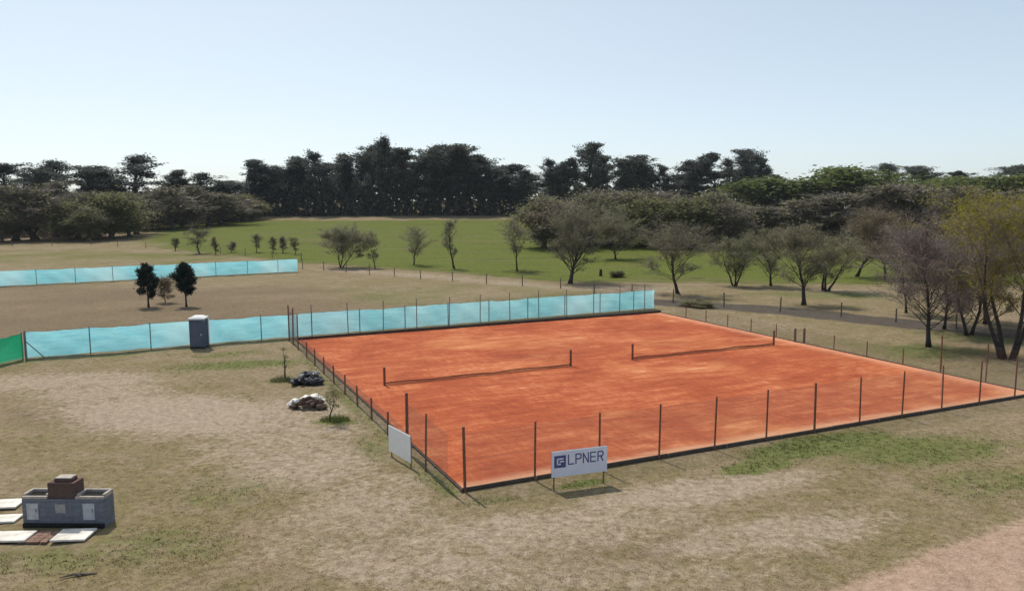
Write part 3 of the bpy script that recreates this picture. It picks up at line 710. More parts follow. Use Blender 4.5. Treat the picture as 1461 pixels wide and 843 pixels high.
# ------------------------------------------------------------------ brick barbecue and slabs
def barbecue():
    pa, pb = at(33, 752), at(151, 752.5); c = (pa+pb)/2; w = (pb-pa).length
    root = empty('barbecue', c, -.02); tag(root, 'grey block built barbecue with a brick chimney in the near left corner', 'barbecue')
    d, h = .66, 0.99
    f = MB(); f.box((0, d/2, h/2 - .05), (w, d, h + .1), bevel=.01); f.build('body', M['block'], root)
    f = MB(); f.box((0, -.03, .06), (w - .02, .09, .16), bevel=.01); f.build('base_shade', M['soot_shade'], root)  # near-black strip: shadow at the foot of the front, put in as colour
    for x, ww, hh, m in ((-w*.37, .40, .58, 'panel'), (w*.315, .40, .58, 'panel')):
        f = MB(); f.box((x, -.012, .56), (ww, .05, hh), bevel=.008); pn = f.build('door', M[m], root); tag(pn, 'pale panel in the grey front')
        g = MB(); g.box((x + .13, -.046, .6), (.03, .03, .12), bevel=.006); g.build('handle', M['post_grey'], pn)
    f = MB(); f.box((-w*.03, -.008, .66), (.36, .03, .32), bevel=.006); f.build('ash_hatch', M['stone'], root)
    # hearth trays either side of the chimney: rim walls around a sooty bed
    for s, xa, xb in ((-1, -w/2, -.54), (1, .44, w/2)):
        f = MB(); z = h + .005; t = .09; rh = .15
        f.box(((xa+xb)/2, t/2, z + rh*.32), (xb-xa, t, rh*.62), bevel=.01); f.box(((xa+xb)/2, d - t/2, z + rh/2), (xb-xa, t, rh), bevel=.01)
        f.box((xa + t/2, d/2, z + rh/2), (t, d - 2*t - .004, rh), bevel=.01); f.box((xb - t/2, d/2, z + rh/2), (t, d - 2*t - .004, rh), bevel=.01)
        f.build('hearth_rim', M['rim'], root)
        f = MB(); f.box(((xa+xb)/2, d/2, z + .012), (xb-xa-2*t-.006, d-2*t-.006, .03)); hb = f.build('hearth', M['soot_shade'], root)
        g = MB()
        for k in range(int((xb-xa-.3)/.06)): g.tube([(xa + .15 + k*.06, t + .02, z + .07), (xa + .15 + k*.06, d - t - .02, z + .07)], .008, 5)
        g.build('grill_grate', M['soot_shade'], hb)
    f = MB(); x0, x1, y0, y1, z0, z1 = -.52, .42, .05, .62, h + .008, h + .56; t = .13
    xc, yc = (x0+x1)/2, (y0+y1)/2
    f.box((xc, y0 + t/2, (z0+z1)/2), (x1-x0, t, z1-z0)); f.box((xc, y1 - t/2, (z0+z1)/2), (x1-x0, t, z1-z0))
    f.box((x0 + t/2, yc, (z0+z1)/2), (t, y1-y0-2*t-.004, z1-z0)); f.box((x1 - t/2, yc, (z0+z1)/2), (t, y1-y0-2*t-.004, z1-z0))
    ch = f.build('chimney', M['brick'], root)
    f = MB(); f.box((xc+.02, yc, z1 + .06), (.60, .42, .12), bevel=.02); f.build('chimney_cap', M['brick'], ch)
    f = MB(); f.box((xc+.02, yc, z1 + .135), (.56, .38, .03), bevel=.008); f.build('cap_slab', M['rim'], ch)
barbecue()
def slab(px, py, w, d, rz, label, h=.07, lift=.0):
    p = at(px, py); r0 = empty('concrete_slab', (p.x, p.y, lift), rz); tag(r0, label, 'concrete slab', 'pale slabs lying around the barbecue')
    f = MB(); f.box((0, 0, h/2 + .03), (w, d, h), bevel=.012); f.build('slab', M['slab'], r0)
    f = MB()
    for s in (-1, 1): f.box((s*w*.32, 0, .0), (.12, d*.8, .06)); 
    f.build('bearer', M['kerb'], r0)
slab(105.5, 766.5, 1.13, .92, .06, 'pale concrete slab lying alone in front of the barbecue')
slab(14, 769.5, 1.4, .80, .05, 'pale concrete slab nearest the camera at the left edge, front left of the barbecue')
slab(8, 742.5, .92, .68, .1, 'middle one of three pale slabs at the left edge beside the barbecue')
slab(9, 721, 1.05, .86, .12, 'farthest of three pale slabs at the left edge beside the barbecue')
f = MB(); pv = at(61, 766)
for i in range(4):
    for j in range(7): f.box((pv.x - .45 + .24*i + random.gauss(0, .008), pv.y - .42 + .13*j, .012), (.225, .115, .06), random.gauss(0, .03), bevel=.006)
tag(f.build('brick_paving', M['paving']), kind='structure')
# a dropped branch on the near grass
f = MB(); q = at(105, 824); f.tube([q + Vector((-.35, -.12, .03)), q + Vector((0, 0, .08)), q + Vector((.3, .06, .05)), q + Vector((.62, .16, .03))], [.015, .04, .045, .02], 7)
f.tube([q + Vector((.1, .02, .07)), q + Vector((.3, -.14, .1))], [.025, .01], 6)
tag(f.build('fallen_branch', M['bark']), 'dark fallen branch on the grass in front of the barbecue', 'branch')

# ------------------------------------------------------------------ two rubbish heaps beside the left fence
def lump(name, m, p, s, rz, cat, label, group, seed, squash=.65):
    rg = np.random.default_rng(seed)
    f = MB(); nu, nv = 9, 6; ph = rg.uniform(0, 6, 6)
    for j in range(nv+1):
        t = math.pi*j/nv
        for i in range(nu):
            a = 2*math.pi*i/nu
            d = Vector((math.sin(t)*math.cos(a), math.sin(t)*math.sin(a), math.cos(t)))
            k = 1 + .16*math.sin(3*d.x + ph[0]) + .13*math.sin(4*d.y + ph[1]) + .12*math.sin(5*d.z + 2*d.x + ph[2]) + .06*rg.normal()
            q = Vector((d.x*s[0], d.y*s[1], d.z*s[2]))*k; f.v.append(tuple(q))
    for j in range(nv):
        for i in range(nu):
            f.f.append((j*nu+i, (j+1)*nu+i, (j+1)*nu+(i+1) % nu, j*nu+(i+1) % nu))
    o = f.build(name, m, None, False); o.location = p; o.rotation_euler = (rg.normal()*.2, rg.normal()*.2, rz)
    tag(o, label, cat, group); return o
rg = np.random.default_rng(11)
c0 = at(439, 551)
for k in range(11):
    a = rg.uniform(-1.0, 1.0); b = rg.uniform(-.3, .9); top = k > 7
    lump('rubbish_bag', M['bag'], c0 + Vector((a if not top else a*.45, .3 + b*.6, .2 + (.28 if top else 0))), (rg.uniform(.24, .4), rg.uniform(.22, .34), rg.uniform(.2, .28)), rg.uniform(0, 3), 'rubbish bag', 'black rubbish bag in the farther dark heap beside the left fence', 'black bags in the dark heap', 100+k)
for k in range(6):
    lump('rubble_stone', M['stone'], c0 + Vector((rg.uniform(-.5, .9), rg.uniform(.1, 1.2), .52 + rg.uniform(0, .12))), (rg.uniform(.1, .2), rg.uniform(.1, .18), rg.uniform(.07, .12)), rg.uniform(0, 3), 'stone', 'grey stone lying on top of the farther dark heap of bags', 'grey stones on the dark heap', 200+k)
c1 = at(436, 586)
for k in range(16):
    a = rg.uniform(-.95, .95); hgt = rg.uniform(0, .42)*(1-abs(a))
    lump('rubble_lump', M['clod'], c1 + Vector((a, .15 + rg.uniform(0, .7), .12 + hgt)), (rg.uniform(.14, .32), rg.uniform(.14, .26), rg.uniform(.11, .18)), rg.uniform(0, 3), 'rubble', 'dark brown lump of rubble in the nearer heap by the left fence', 'brown lumps in the nearer heap', 300+k)
for k, (a, b, z, s) in enumerate([(-.75, .75, .32, .3), (-.3, 1.15, .36, .42), (.2, 1.1, .38, .45), (-.95, .5, .2, .22), (-.55, .35, .42, .2), (.55, 1.25, .25, .4)]):
    lump('white_sack', M['sack'], c1 + Vector((a, b, z)), (s, s*.75, s*.5), rg.uniform(0, 3), 'sack', 'white sack at the back of the nearer brown rubble heap', 'white sacks behind the brown heap', 400+k)

# ------------------------------------------------------------------ trees
def basis(d):
    d = d/np.linalg.norm(d); a = np.array([0, 0, 1.0]) if abs(d[2]) < .9 else np.array([1.0, 0, 0])
    u = np.cross(d, a); u /= np.linalg.norm(u); return d, u, np.cross(d, u)
def swerve(rg, d, ang):
    d, u, v = basis(d); t = rg.uniform(0, 2*math.pi)
    return d*math.cos(ang) + (u*math.cos(t) + v*math.sin(t))*math.sin(ang)

def tree_meshes(name, seed, H=10., R=3.5, base=.25, trunk_r=.16, stems=1, limbs=10, up=.8, branches=5, twigs=5, leaves=12, leaf=.16, spread=.35,
                twig_w=.02, twig_n=1, env=1.0, leafm='olive', twigm='twig', bark='bark', wob=.05, top=.8, droop=0.0, aspect=.55, lean=0.0, pk=.75, rise=.10, limb_r=.55):
    """returns (trunk mesh, crown mesh); crown = twigs and leaves spread over the branches"""
    rg = np.random.default_rng(seed)
    tb = MB(); tw = []; lf = []
    def poly(p, d, L, n, bend, wobble):
        pts = [np.array(p)]; d = d/np.linalg.norm(d)
        for i in range(n):
            d = d + np.array([0, 0, bend]) + rg.normal(0, wobble, 3); d /= np.linalg.norm(d)
            pts.append(pts[-1] + d*L/n)
        return pts
    for st in range(stems):
        d0 = np.array([0, 0, 1.0])
        if stems > 1: a = 2*math.pi*st/stems + rg.uniform(-.5, .5); d0 = np.array([math.cos(a)*.2, math.sin(a)*.2, 1.0])
        d0 = d0 + np.array([lean, 0, 0])
        Ht = H*top*(1 if st == 0 else rg.uniform(.75, 1))
        off = np.zeros(3) if stems == 1 else np.array([math.cos(a), math.sin(a), 0])*trunk_r*1.1
        tr = poly(off - np.array([0, 0, .15]), d0, Ht, 8, .02 if stems == 1 else .06, wob)
        sr = trunk_r/(1 if stems == 1 else math.sqrt(stems)*.85)
        tb.tube([Vector(q) for q in tr], [sr*1.35] + [sr*(1 - .85*i/8) for i in range(1, 9)], 7)
        nl = max(3, int(limbs/stems))
        for i in range(nl):
            t = base + (1 - base)*((i + rg.uniform(.1, .9))/nl)
            f = t*8; k = min(7, int(f)); p = tr[k] + (tr[k+1]-tr[k])*(f-k)
            az = i*2.4 + rg.uniform(-.6, .6)
            h = (t - base)/(1 - base)
            e = math.sin(math.pi*min(1, .17 + pk*h**env))
            e = max(.25, e)
            L = R*e*rg.uniform(.7, 1.2)
            el = up*rg.uniform(.6, 1.2) + .5*h
            d = np.array([math.cos(az)*math.cos(el), math.sin(az)*math.cos(el), math.sin(el)])
            lp = poly(p, d, L, 4, rise - droop, .10)
            r0 = sr*(1 - .8*t)*limb_r
            tb.tube([Vector(q) for q in lp], [r0, r0*.8, r0*.6, r0*.4, r0*.18], 5, False)
            for b_ in range(branches):
                s = rg.uniform(.25, 1.0)*4; kk = min(3, int(s)); q = lp[kk] + (lp[kk+1]-lp[kk])*(s-kk)
                bd = swerve(rg, lp[kk+1]-lp[kk], rg.uniform(.4, 1.0))
                BL = L*rg.uniform(.28, .55)*(1.1 - .1*s)
                bp = poly(q, bd, BL, 3, rise - droop*2, .15)
                rb = max(r0*.3, .006)
                tb.tube([Vector(x) for x in bp], [rb, rb*.7, rb*.5, rb*.2], 3, False)
                for w_ in range(twigs):
                    s2 = rg.uniform(.2, 1.0)*3; k2 = min(2, int(s2)); q2 = bp[k2] + (bp[k2+1]-bp[k2])*(s2-k2)
                    td = swerve(rg, bp[k2+1]-bp[k2], rg.uniform(.3, 1.0)) + np.array([0, 0, .15 - droop*3])
                    TL = BL*rg.uniform(.3, .6)
                    tw.append((q2, q2 + td*TL))
    tw = np.array(tw)                                       # (n,2,3)
    n = len(tw); Vs = []; mi = []
    A, B = tw[:, 0], tw[:, 1]
    reps = []
    for k in range(twig_n):                                 # fine twigs
        j = rg.normal(0, .16, (n, 3))*np.linalg.norm(B-A, axis=1)[:, None]*(k > 0) * 2.0
        a_ = A + (B-A)*(.35*rg.uniform(0, 1, (n, 1)) if k else 0); b_ = B + j
        w = np.cross(b_ - a_, rg.normal(0, 1, (n, 3))); w /= np.linalg.norm(w, axis=1)[:, None] + 1e-9; w *= twig_w*.5
        reps.append(np.stack([a_ - w, a_ + w, b_ + w*.35, b_ - w*.35], 1))
    T = np.concatenate(reps); 
    m = n*leaves
    ii = np.repeat(np.arange(n), leaves); t = rg.uniform(.1, 1.15, (m, 1))
    C = A[ii] + (B-A)[ii]*t + rg.normal(0, 1, (m, 3))*spread*np.array([1, 1, .8])
    C[:, 2] = np.maximum(C[:, 2], .15)
    s = leaf*rg.uniform(.55, 1.45, (m, 1))
    u = rg.normal(0, 1, (m, 3)); u /= np.linalg.norm(u, axis=1)[:, None]; v = np.cross(u, rg.normal(0, 1, (m, 3))); v /= np.linalg.norm(v, axis=1)[:, None]
    Lq = np.stack([C - u*s*.5, C + v*s*aspect*.5 + u*s*.08, C + u*s*.5, C - v*s*aspect*.5 - u*s*.05], 1)
    allq = np.concatenate([T, Lq]); nq = len(allq)
    cm = np_mesh(name + '_crown', allq.reshape(-1, 3), np.arange(nq*4).reshape(-1, 4), [M[twigm], M[leafm]], np.r_[np.zeros(len(T)), np.ones(len(Lq))])
    return tb.mesh(name + '_trunk', M[bark], True), cm

def plant_tree(name, meshes, loc, scale, rz, label, cat, group=None):
    root = empty(name, loc, rz); root.scale = scale
    link_mesh('trunk', meshes[0], root); link_mesh('crown', meshes[1], root)
    return tag(root, label, cat, group)

# prototypes --------------------------------------------------------
GUM = [tree_meshes('gum', 40+i, H=30, R=[6.5, 7.5, 5.0, 8.0, 5.5][i], base=[.34, .26, .42, .28, .2][i], trunk_r=.5, limbs=[15, 18, 12, 20, 17][i], up=.95, branches=5, twigs=4, leaves=[20, 26, 15, 24, 28][i],
                   leaf=.52, spread=.52, twig_w=.10, env=[1.4, 1.0, 1.8, 1.2, .9][i], leafm='gum', bark='bark_dark', wob=.09, top=.88, twigm='twig') for i in range(5)]
BARE = [tree_meshes('bare', 60+i, H=10.5, R=4.6, base=.14, trunk_r=.28, limbs=19, up=1.1, rise=.15, pk=.58, branches=6, twigs=6, leaves=2, leaf=.3, spread=.5, twig_w=.07, twig_n=9, env=1.0, leafm='greyolive', bark='bark', wob=.08, top=.66) for i in range(3)]
OLV = [tree_meshes('olv', 70+i, H=9.5, R=4.6, base=.12, trunk_r=.28, limbs=19, up=1.0, rise=.14, pk=.58, branches=7, twigs=5, leaves=14, leaf=.28, spread=.6, twig_w=.06, twig_n=5, env=1.0, leafm=['olive', 'greyolive', 'brownish'][i], bark='bark', wob=.08, top=.66) for i in range(3)]
FRS = [tree_meshes('frs', 80+i, H=11, R=5.5, base=.12, trunk_r=.3, limbs=20, up=.9, rise=.12, pk=.6, branches=7, twigs=5, leaves=10, leaf=.5, spread=.6, twig_w=.07, env=1.0, leafm='fresh', bark='bark_dark', wob=.06, top=.8) for i in range(2)]

def stand(items, name, protos, cat, group, words, wide=1.3):
    """items: (px, top row, depth, width px, proto index) sorted left to right"""
    n = len(items)
    for i, (px, ty, dep, wpx, k) in enumerate(items):
        loc = at_depth(px, dep); h = top_height(loc, ty)
        w = metres(wpx, dep)/2*wide
        mesh = protos[k % len(protos)]
        zm = max(v.co.z for v in mesh[1].vertices)*.985; xs = np.array([v.co.x for v in mesh[1].vertices]); hw = np.percentile(np.abs(xs), 92)
        plant_tree(name, mesh, loc, (w/hw, w/hw, h/zm), random.uniform(0, 6.28), words.format(ordinal(i, n)), cat, group)

main_wood = [(352, 246, 335, 36, 0), (376, 235, 338, 40, 3), (398, 226, 335, 40, 1), (418, 222, 345, 36, 4), (440, 220, 335, 42, 2), (464, 214, 338, 42, 0), (486, 232, 345, 34, 4), (506, 216, 338, 36, 2),
             (520, 204, 345, 36, 1), (540, 193, 338, 42, 0), (560, 201, 348, 34, 2), (580, 211, 338, 40, 3), (602, 208, 335, 44, 1), (628, 205, 342, 46, 4), (652, 204, 335, 48, 3), (676, 208, 338, 44, 1),
             (698, 220, 335, 42, 4), (716, 234, 342, 36, 0), (734, 250, 336, 32, 1), (748, 262, 330, 28, 4)]
stand(main_wood, 'gum_tree', GUM, 'tree', 'tall dark trees of the main wood', 'tall dark tree of the main wood behind the field, {}', 1.05)
back_wood = [(px + 9, ty + 15, dep + 20, w + 4, k + 2) for px, ty, dep, w, k in main_wood[:-1]]
stand(back_wood, 'gum_tree', GUM, 'tree', 'tall dark trees at the back of the main wood', 'dark tree in the back row of the main wood, {}', 1.15)
right_wood = [(770, 242, 335, 30, 2), (788, 226, 338, 34, 0), (815, 226, 335, 34, 1), (838, 204, 338, 34, 3), (856, 222, 345, 28, 4), (882, 226, 335, 38, 4), (906, 221, 338, 42, 3), (934, 238, 340, 34, 1), (958, 234, 335, 32, 0),
              (984, 219, 338, 38, 1), (1010, 230, 345, 34, 2), (1036, 226, 338, 34, 0), (1066, 213, 336, 40, 3), (1088, 224, 342, 28, 4)]
stand(right_wood, 'gum_tree', GUM, 'tree', 'tall dark trees right of the main wood', 'tall dark skyline tree right of the main wood, {}', 1.05)
back_right = [(px + 10, ty + 15, dep + 18, w + 6, k + 1) for px, ty, dep, w, k in right_wood[:-1]]
stand(back_right, 'gum_tree', GUM, 'tree', 'dark trees at the back right of the main wood', 'dark skyline tree in the back row right of the wood, {}', 1.15)
left_wood = [(-12, 230, 300, 40, 0), (12, 231, 305, 40, 3), (38, 234, 300, 36, 1), (63, 224, 305, 34, 2), (90, 238, 300, 40, 0), (118, 237, 295, 44, 4), (148, 234, 300, 44, 3), (174, 240, 295, 34, 1), (206, 215, 300, 60, 0), (240, 240, 295, 40, 4), (268, 254, 300, 34, 3), (294, 258, 305, 34, 1), (314, 245, 305, 26, 2), (336, 256, 310, 34, 3)]
stand(left_wood, 'gum_tree', GUM, 'tree', 'dark trees on the left skyline', 'dark tree on the left skyline behind leafless wood, {}')
far_right = [(1118, 250, 370, 30, 4), (1205, 244, 370, 30, 1), (1230, 246, 370, 26, 4), (1254, 233, 372, 26, 2), (1276, 236, 370, 26, 0), (1306, 238, 372, 30, 3), (1334, 241, 370, 30, 1), (1360, 246, 370, 26, 4), (1386, 248, 372, 28, 1), (1416, 237, 376, 34, 2), (1448, 239, 372, 36, 3), (1475, 243, 370, 34, 1)]
stand(far_right, 'gum_tree', GUM, 'tree', 'small dark trees on the right skyline', 'small far dark tree on the right skyline, {}')
domes = [(1104, 252, 300, 66, 0), (1176, 236, 290, 78, 1), (1222, 250, 300, 50, 0), (1300, 256, 300, 70, 1), (1360, 252, 300, 60, 0), (1424, 250, 290, 80, 1)]
stand(domes, 'domed_tree', FRS, 'tree', 'broad green trees on the right', 'broad green domed tree under the right skyline, {}')
lb = [(-8, 262, 205, 60, 0), (24, 264, 208, 56, 1), (52, 258, 212, 60, 2), (82, 256, 222, 56, 0), (112, 270, 215, 50, 1), (142, 272, 225, 48, 2), (196, 272, 232, 52, 0), (222, 268, 250, 50, 1), (248, 262, 255, 54, 2), (276, 262, 270, 56, 0), (300, 274, 275, 46, 1), (318, 272, 285, 46, 2)]
stand(lb, 'leafless_tree', BARE, 'tree', 'leafless trees of the left wood', 'leafless brown grey tree at the edge of the left wood, {}', 0.95)
lo = [(4, 290, 200, 40, 1), (98, 278, 208, 54, 0), (128, 290, 204, 40, 1), (160, 264, 214, 66, 0), (186, 286, 222, 44, 1), (262, 286, 262, 40, 2), (340, 270, 300, 44, 0), (362, 280, 310, 40, 0)]
stand(lo, 'olive_leaved_tree', OLV, 'tree', 'dull green trees in the left wood', 'dull green leafy tree among the leafless left wood, {}', 1.0)
mo = [(776, 274, 178, 56, 1), (806, 282, 172, 60, 2), (838, 270, 182, 60, 1), (868, 264, 186, 64, 2), (900, 268, 182, 64, 1), (930, 272, 178, 58, 0), (956, 266, 184, 62, 2), (988, 272, 176, 66, 0), (1018, 268, 178, 62, 1), (1042, 284, 174, 44, 2)]
stand(mo, 'olive_leaved_tree', OLV, 'tree', 'grey green trees at the far side of the field', 'grey green bushy tree at the far field side, {}', 1.08)
rb = [(1090, 292, 190, 60, 1), (1130, 286, 185, 64, 0), (1168, 278, 188, 66, 2), (1206, 274, 182, 66, 1), (1244, 264, 185, 66, 0), (1284, 260, 188, 72, 2), (1322, 262, 182, 70, 1), (1362, 266, 178, 66, 0), (1470, 270, 170, 60, 2)]
stand(rb, 'leafless_tree', BARE, 'tree', 'leafless trees behind the right field', 'leafless purplish grey tree behind the right hand trees, {}', 1.05)

# understorey: scrub that nobody could count
def scrub(name, label, spans, n, size, mat, seed):
    """spans: (px0, px1, depth0, depth1, top row) -> leaf mass between two columns"""
    rg = np.random.default_rng(seed); Cs = []
    tot = sum(abs(s[1]-s[0]) for s in spans)
    for (a, b, d0, d1, ty) in spans:
        m = int(n*abs(b-a)/tot); px = rg.uniform(a, b, m); dep = d0 + (d1-d0)*(px-a)/(b-a) + rg.uniform(0, 14, m)
        x = (px-CXP)/F*dep; z0 = terrain(x, dep)
        ang = PITCH - np.arctan((CYP-ty)/F); h = CAMH - dep*np.tan(ang) - z0
        bumpy = .72 + .28*np.sin(px*.23)*np.sin(px*.071 + 1) 
        z = z0 + rg.uniform(0, 1, m)**.8*h*bumpy
        Cs.append(np.stack([x, dep, z], -1))
    C = np.concatenate(Cs); m = len(C); s = size*rg.uniform(.5, 1.5, (m, 1))
    u = rg.normal(0, 1, (m, 3)); u /= np.linalg.norm(u, axis=1)[:, None]; v = np.cross(u, rg.normal(0, 1, (m, 3))); v /= np.linalg.norm(v, axis=1)[:, None]
    Lq = np.stack([C - u*s*.5, C + v*s*.32, C + u*s*.5, C - v*s*.32], 1)
    tag(link_mesh(name, np_mesh(name, Lq.reshape(-1, 3), np.arange(m*4).reshape(-1, 4), [M[mat]])), label, 'undergrowth', kind='stuff')
scrub('undergrowth', 'dark scrub filling the foot of the main wood behind the green field', [(346, 560, 334, 334, 240), (560, 752, 334, 334, 236)], 34000, 1.1, 'gum', 1)
scrub('undergrowth', 'dark scrub under the trees on the right skyline', [(752, 1090, 332, 332, 252), (1090, 1480, 300, 300, 272)], 22000, 1.1, 'gum', 2)
scrub('undergrowth', 'brown grey thicket filling the left wood', [(-30, 120, 212, 226, 305), (120, 250, 228, 256, 298), (250, 372, 262, 318, 292)], 60000, .38, 'brownish', 3)
scrub('undergrowth', 'dark scrub behind the left wood up to the skyline', [(-30, 345, 296, 312, 262)], 14000, 1.1, 'gum', 4)
scrub('undergrowth', 'low grey green brush along the far side of the field', [(760, 1060, 182, 182, 312), (1060, 1300, 185, 180, 300), (1300, 1480, 176, 170, 296)], 50000, .36, 'brownish', 5)

# individual mid field and near trees
def single(name, px, py, ty, wpx, label, cat='tree', group=None, seed=0, rz=None, **kw):
    loc = at(px, py); h = top_height(loc, ty); R = metres(wpx, loc.y)/2
    a = dict(H=h, R=R*.9, seed=seed); a.update(kw); a['top'] = kw.get('top', .72)
    probe = tree_meshes(name, **{**a, 'leaves': 2, 'twig_n': 1}); cx_ = np.array([v.co.x for v in probe[1].vertices])
    a['R'] *= min(2.2, max(.6, R/np.percentile(np.abs(cx_), 97))); [bpy.data.meshes.remove(q) for q in probe]
    ms = tree_meshes(name, **a)
    co = np.array([v.co[:] for v in ms[1].vertices]); k = h/(co[:, 2].max()*.99); w_ = R/np.percentile(np.abs(co[:, 0]), 96)
    return plant_tree(name, ms, loc, (w_, w_, k), 0 if rz is None else rz, label, cat, group)
YNG = dict(branches=6, twigs=6, twig_n=4, twig_w=.03, leaf=.15, spread=.16, leafm='greyolive', limbs=14, up=1.05, base=.22, wob=.07, pk=.62, rise=.14, top=.76, limb_r=.45, bark='bark_dark')
g_ = 'young trees standing in the field'
single('young_tree', 487, 382, 314, 62, 'broad twiggy young tree with several stems left of a small thin one', seed=1, stems=3, trunk_r=.13, leaves=7, **{**YNG, 'limbs': 30, 'base': .22, 'branches': 7, 'twigs': 7})
single('young_tree', 535, 383, 328, 34, 'small thin young tree just right of the broad twiggy one', seed=2, trunk_r=.08, leaves=4, **YNG)
single('young_tree', 590, 378, 318, 44, 'fork topped young tree alone in the middle of the green field', seed=3, trunk_r=.11, leaves=5, **YNG)
single('young_tree', 648, 383, 312, 30, 'narrow young tree with a bent trunk in the green field', seed=4, trunk_r=.13, leaves=4, lean=-.12, **{**YNG, 'wob': .09, 'limbs': 10})
single('young_tree', 738, 387, 308, 40, 'tall slender young tree with tuft of grass at its foot', seed=5, trunk_r=.10, leaves=4, **{**YNG, 'base': .35})
BIG = dict(branches=7, twigs=7, twig_n=4, twig_w=.024, leaf=.15, spread=.24, leafm='greyolive', limbs=24, up=.95, base=.2, wob=.08, pk=.62, rise=.12, top=.78, limb_r=.42, bark='bark_dark')
single('field_tree', 813, 405, 272, 130, 'large fork trunked grey green tree just behind the teal windbreak', seed=6, trunk_r=.26, leaves=6, **{**BIG, 'limbs': 28, 'leaf': .2, 'base': .2, 'wob': .1})
single('field_tree', 878, 370, 290, 84, 'grey green tree behind and right of the large forked one', seed=7, trunk_r=.18, leaves=9, **{**BIG, 'leaf': .22})
single('field_tree', 967, 419, 300, 96, 'dark trunked spreading tree right of the windbreak end', seed=8, trunk_r=.2, leaves=6, **{**BIG, 'base': .34})
single('field_tree', 1048, 408, 332, 58, 'low many stemmed bushy tree between the dark trunked ones', seed=9, trunk_r=.16, stems=3, leaves=6, **{**BIG, 'leafm': 'palegreen'})
single('field_tree', 1100, 408, 318, 70, 'single stemmed grey green tree beside the low bushy one', seed=10, trunk_r=.15, leaves=6, **{**BIG, 'leafm': 'palegreen'})
single('field_tree', 1147, 435, 308, 86, 'tall grey tree with dark trunk nearest to the right fence middle', seed=11, trunk_r=.2, leaves=6, **{**BIG, 'base': .3})
single('field_tree', 1178, 415, 318, 84, 'multi stemmed tree close behind the tall grey one', seed=12, trunk_r=.2, stems=3, leaves=6, **{**BIG, 'leafm': 'palegreen'})
single('field_tree', 1222, 395, 286, 92, 'russet tinged tree behind the bare reddish earth', seed=13, trunk_r=.2, leaves=9, **{**BIG, 'leafm': 'rust'})
single('field_tree', 1262, 398, 290, 84, 'russet tinged tree right of the other russet one', seed=14, trunk_r=.18, leaves=9, **{**BIG, 'leafm': 'rust'})
NEAR = dict(branches=8, twigs=8, twig_n=4, twig_w=.017, leaf=.11, spread=.24, leafm='purple', twigm='twig_purple', limbs=30, up=1.0, base=.16, wob=.05, pk=.66, rise=.12, top=.88, limb_r=.36, bark='bark_dark')
single('bare_tree', 1293, 447, 318, 74, 'thin straight trunked leafless tree left of the tallest bare one', seed=15, trunk_r=.1, leaves=4, **{**NEAR, 'leafm': 'greyolive'})
single('bare_tree', 1325, 495, 290, 130, 'tall dark trunked leafless tree beside the right corner of the court', seed=16, trunk_r=.16, leaves=2, **{**NEAR, 'base': .2, 'limbs': 34, 'top': .9})
single('bare_tree', 1347, 470, 318, 110, 'purplish leafless tree close behind the tall dark trunked one', seed=17, trunk_r=.12, leaves=3, **NEAR)
single('bare_tree', 1382, 478, 326, 120, 'broad purplish leafless tree left of the yellow green one', seed=18, trunk_r=.15, leaves=3, stems=2, **{**NEAR, 'limbs': 32})
single('willow_tree', 1408, 462, 256, 150, 'yellow green leaved tree behind the many trunked one at the right edge', seed=19, trunk_r=.2, leaves=14, **{**NEAR, 'leafm': 'yellow', 'base': .45, 'leaf': .15, 'spread': .34, 'twig_n': 2})
single('willow_tree', 1437, 512, 262, 150, 'thick many trunked tree nearest to the right edge of the picture', seed=20, trunk_r=.26, stems=4, leaves=6, **{**NEAR, 'leafm': 'yellow', 'limbs': 40, 'base': .3})
single('willow_tree', 1470, 468, 254, 160, 'yellow green leaved tree cut by the right edge of the picture', seed=21, trunk_r=.24, leaves=14, **{**NEAR, 'leafm': 'yellow', 'base': .4, 'leaf': .15, 'spread': .34, 'twig_n': 2})
# small ones along the left of the field
single('young_tree', 285, 362, 314, 32, 'thin young tree in front of the left wood, tallest of the small row', seed=22, trunk_r=.12, leaves=6, **YNG)
for i, (px, py, ty, w, lab) in enumerate([(250, 358, 336, 10, 'small shrub left of the thin young tree by the left wood'), (308, 364, 336, 11, 'small shrub just right of the thin young tree by the left wood'), (330, 360, 342, 12, 'tiny shrub between two small shrubs above the far windbreak'),
        (366, 360, 330, 15, 'dense small shrub above the middle of the far windbreak end'), (390, 361, 336, 10, 'small pale shrub between two darker ones above the far windbreak'), (404, 361, 334, 11, 'small brown shrub near the right end of the far windbreak'), (422, 363, 336, 15, 'small forked shrub above the right end of the far windbreak')]):
    single('shrub', px, py, ty, w, lab, 'shrub', seed=30+i, trunk_r=.07, leaves=3, **{**YNG, 'leafm': ['olive', 'rust', 'brownish'][i % 3], 'base': .2, 'leaf': .14, 'twig_n': 3})
single('shrub', 880, 396, 386, 18, 'low round shrub in the field right of the dark stump', 'shrub', seed=38, trunk_r=.05, leaves=14, **{**YNG, 'leafm': 'olive', 'base': .05})
single('shrub', 1000, 437, 428, 50, 'low dark green shrub spreading right of the windbreak end', 'shrub', seed=39, trunk_r=.05, leaves=12, **{**YNG, 'leafm': 'olive', 'base': .05, 'up': .5})
f = MB(); p = at(857, 394); f.tube([(0, 0, -.1), (0, 0, .5), (.02, 0, 1.0)], [.26, .22, .18], 9); o = f.build('tree_stump', M['bark_dark']); o.location = p
tag(o, 'short dark stump in the green field', 'stump')
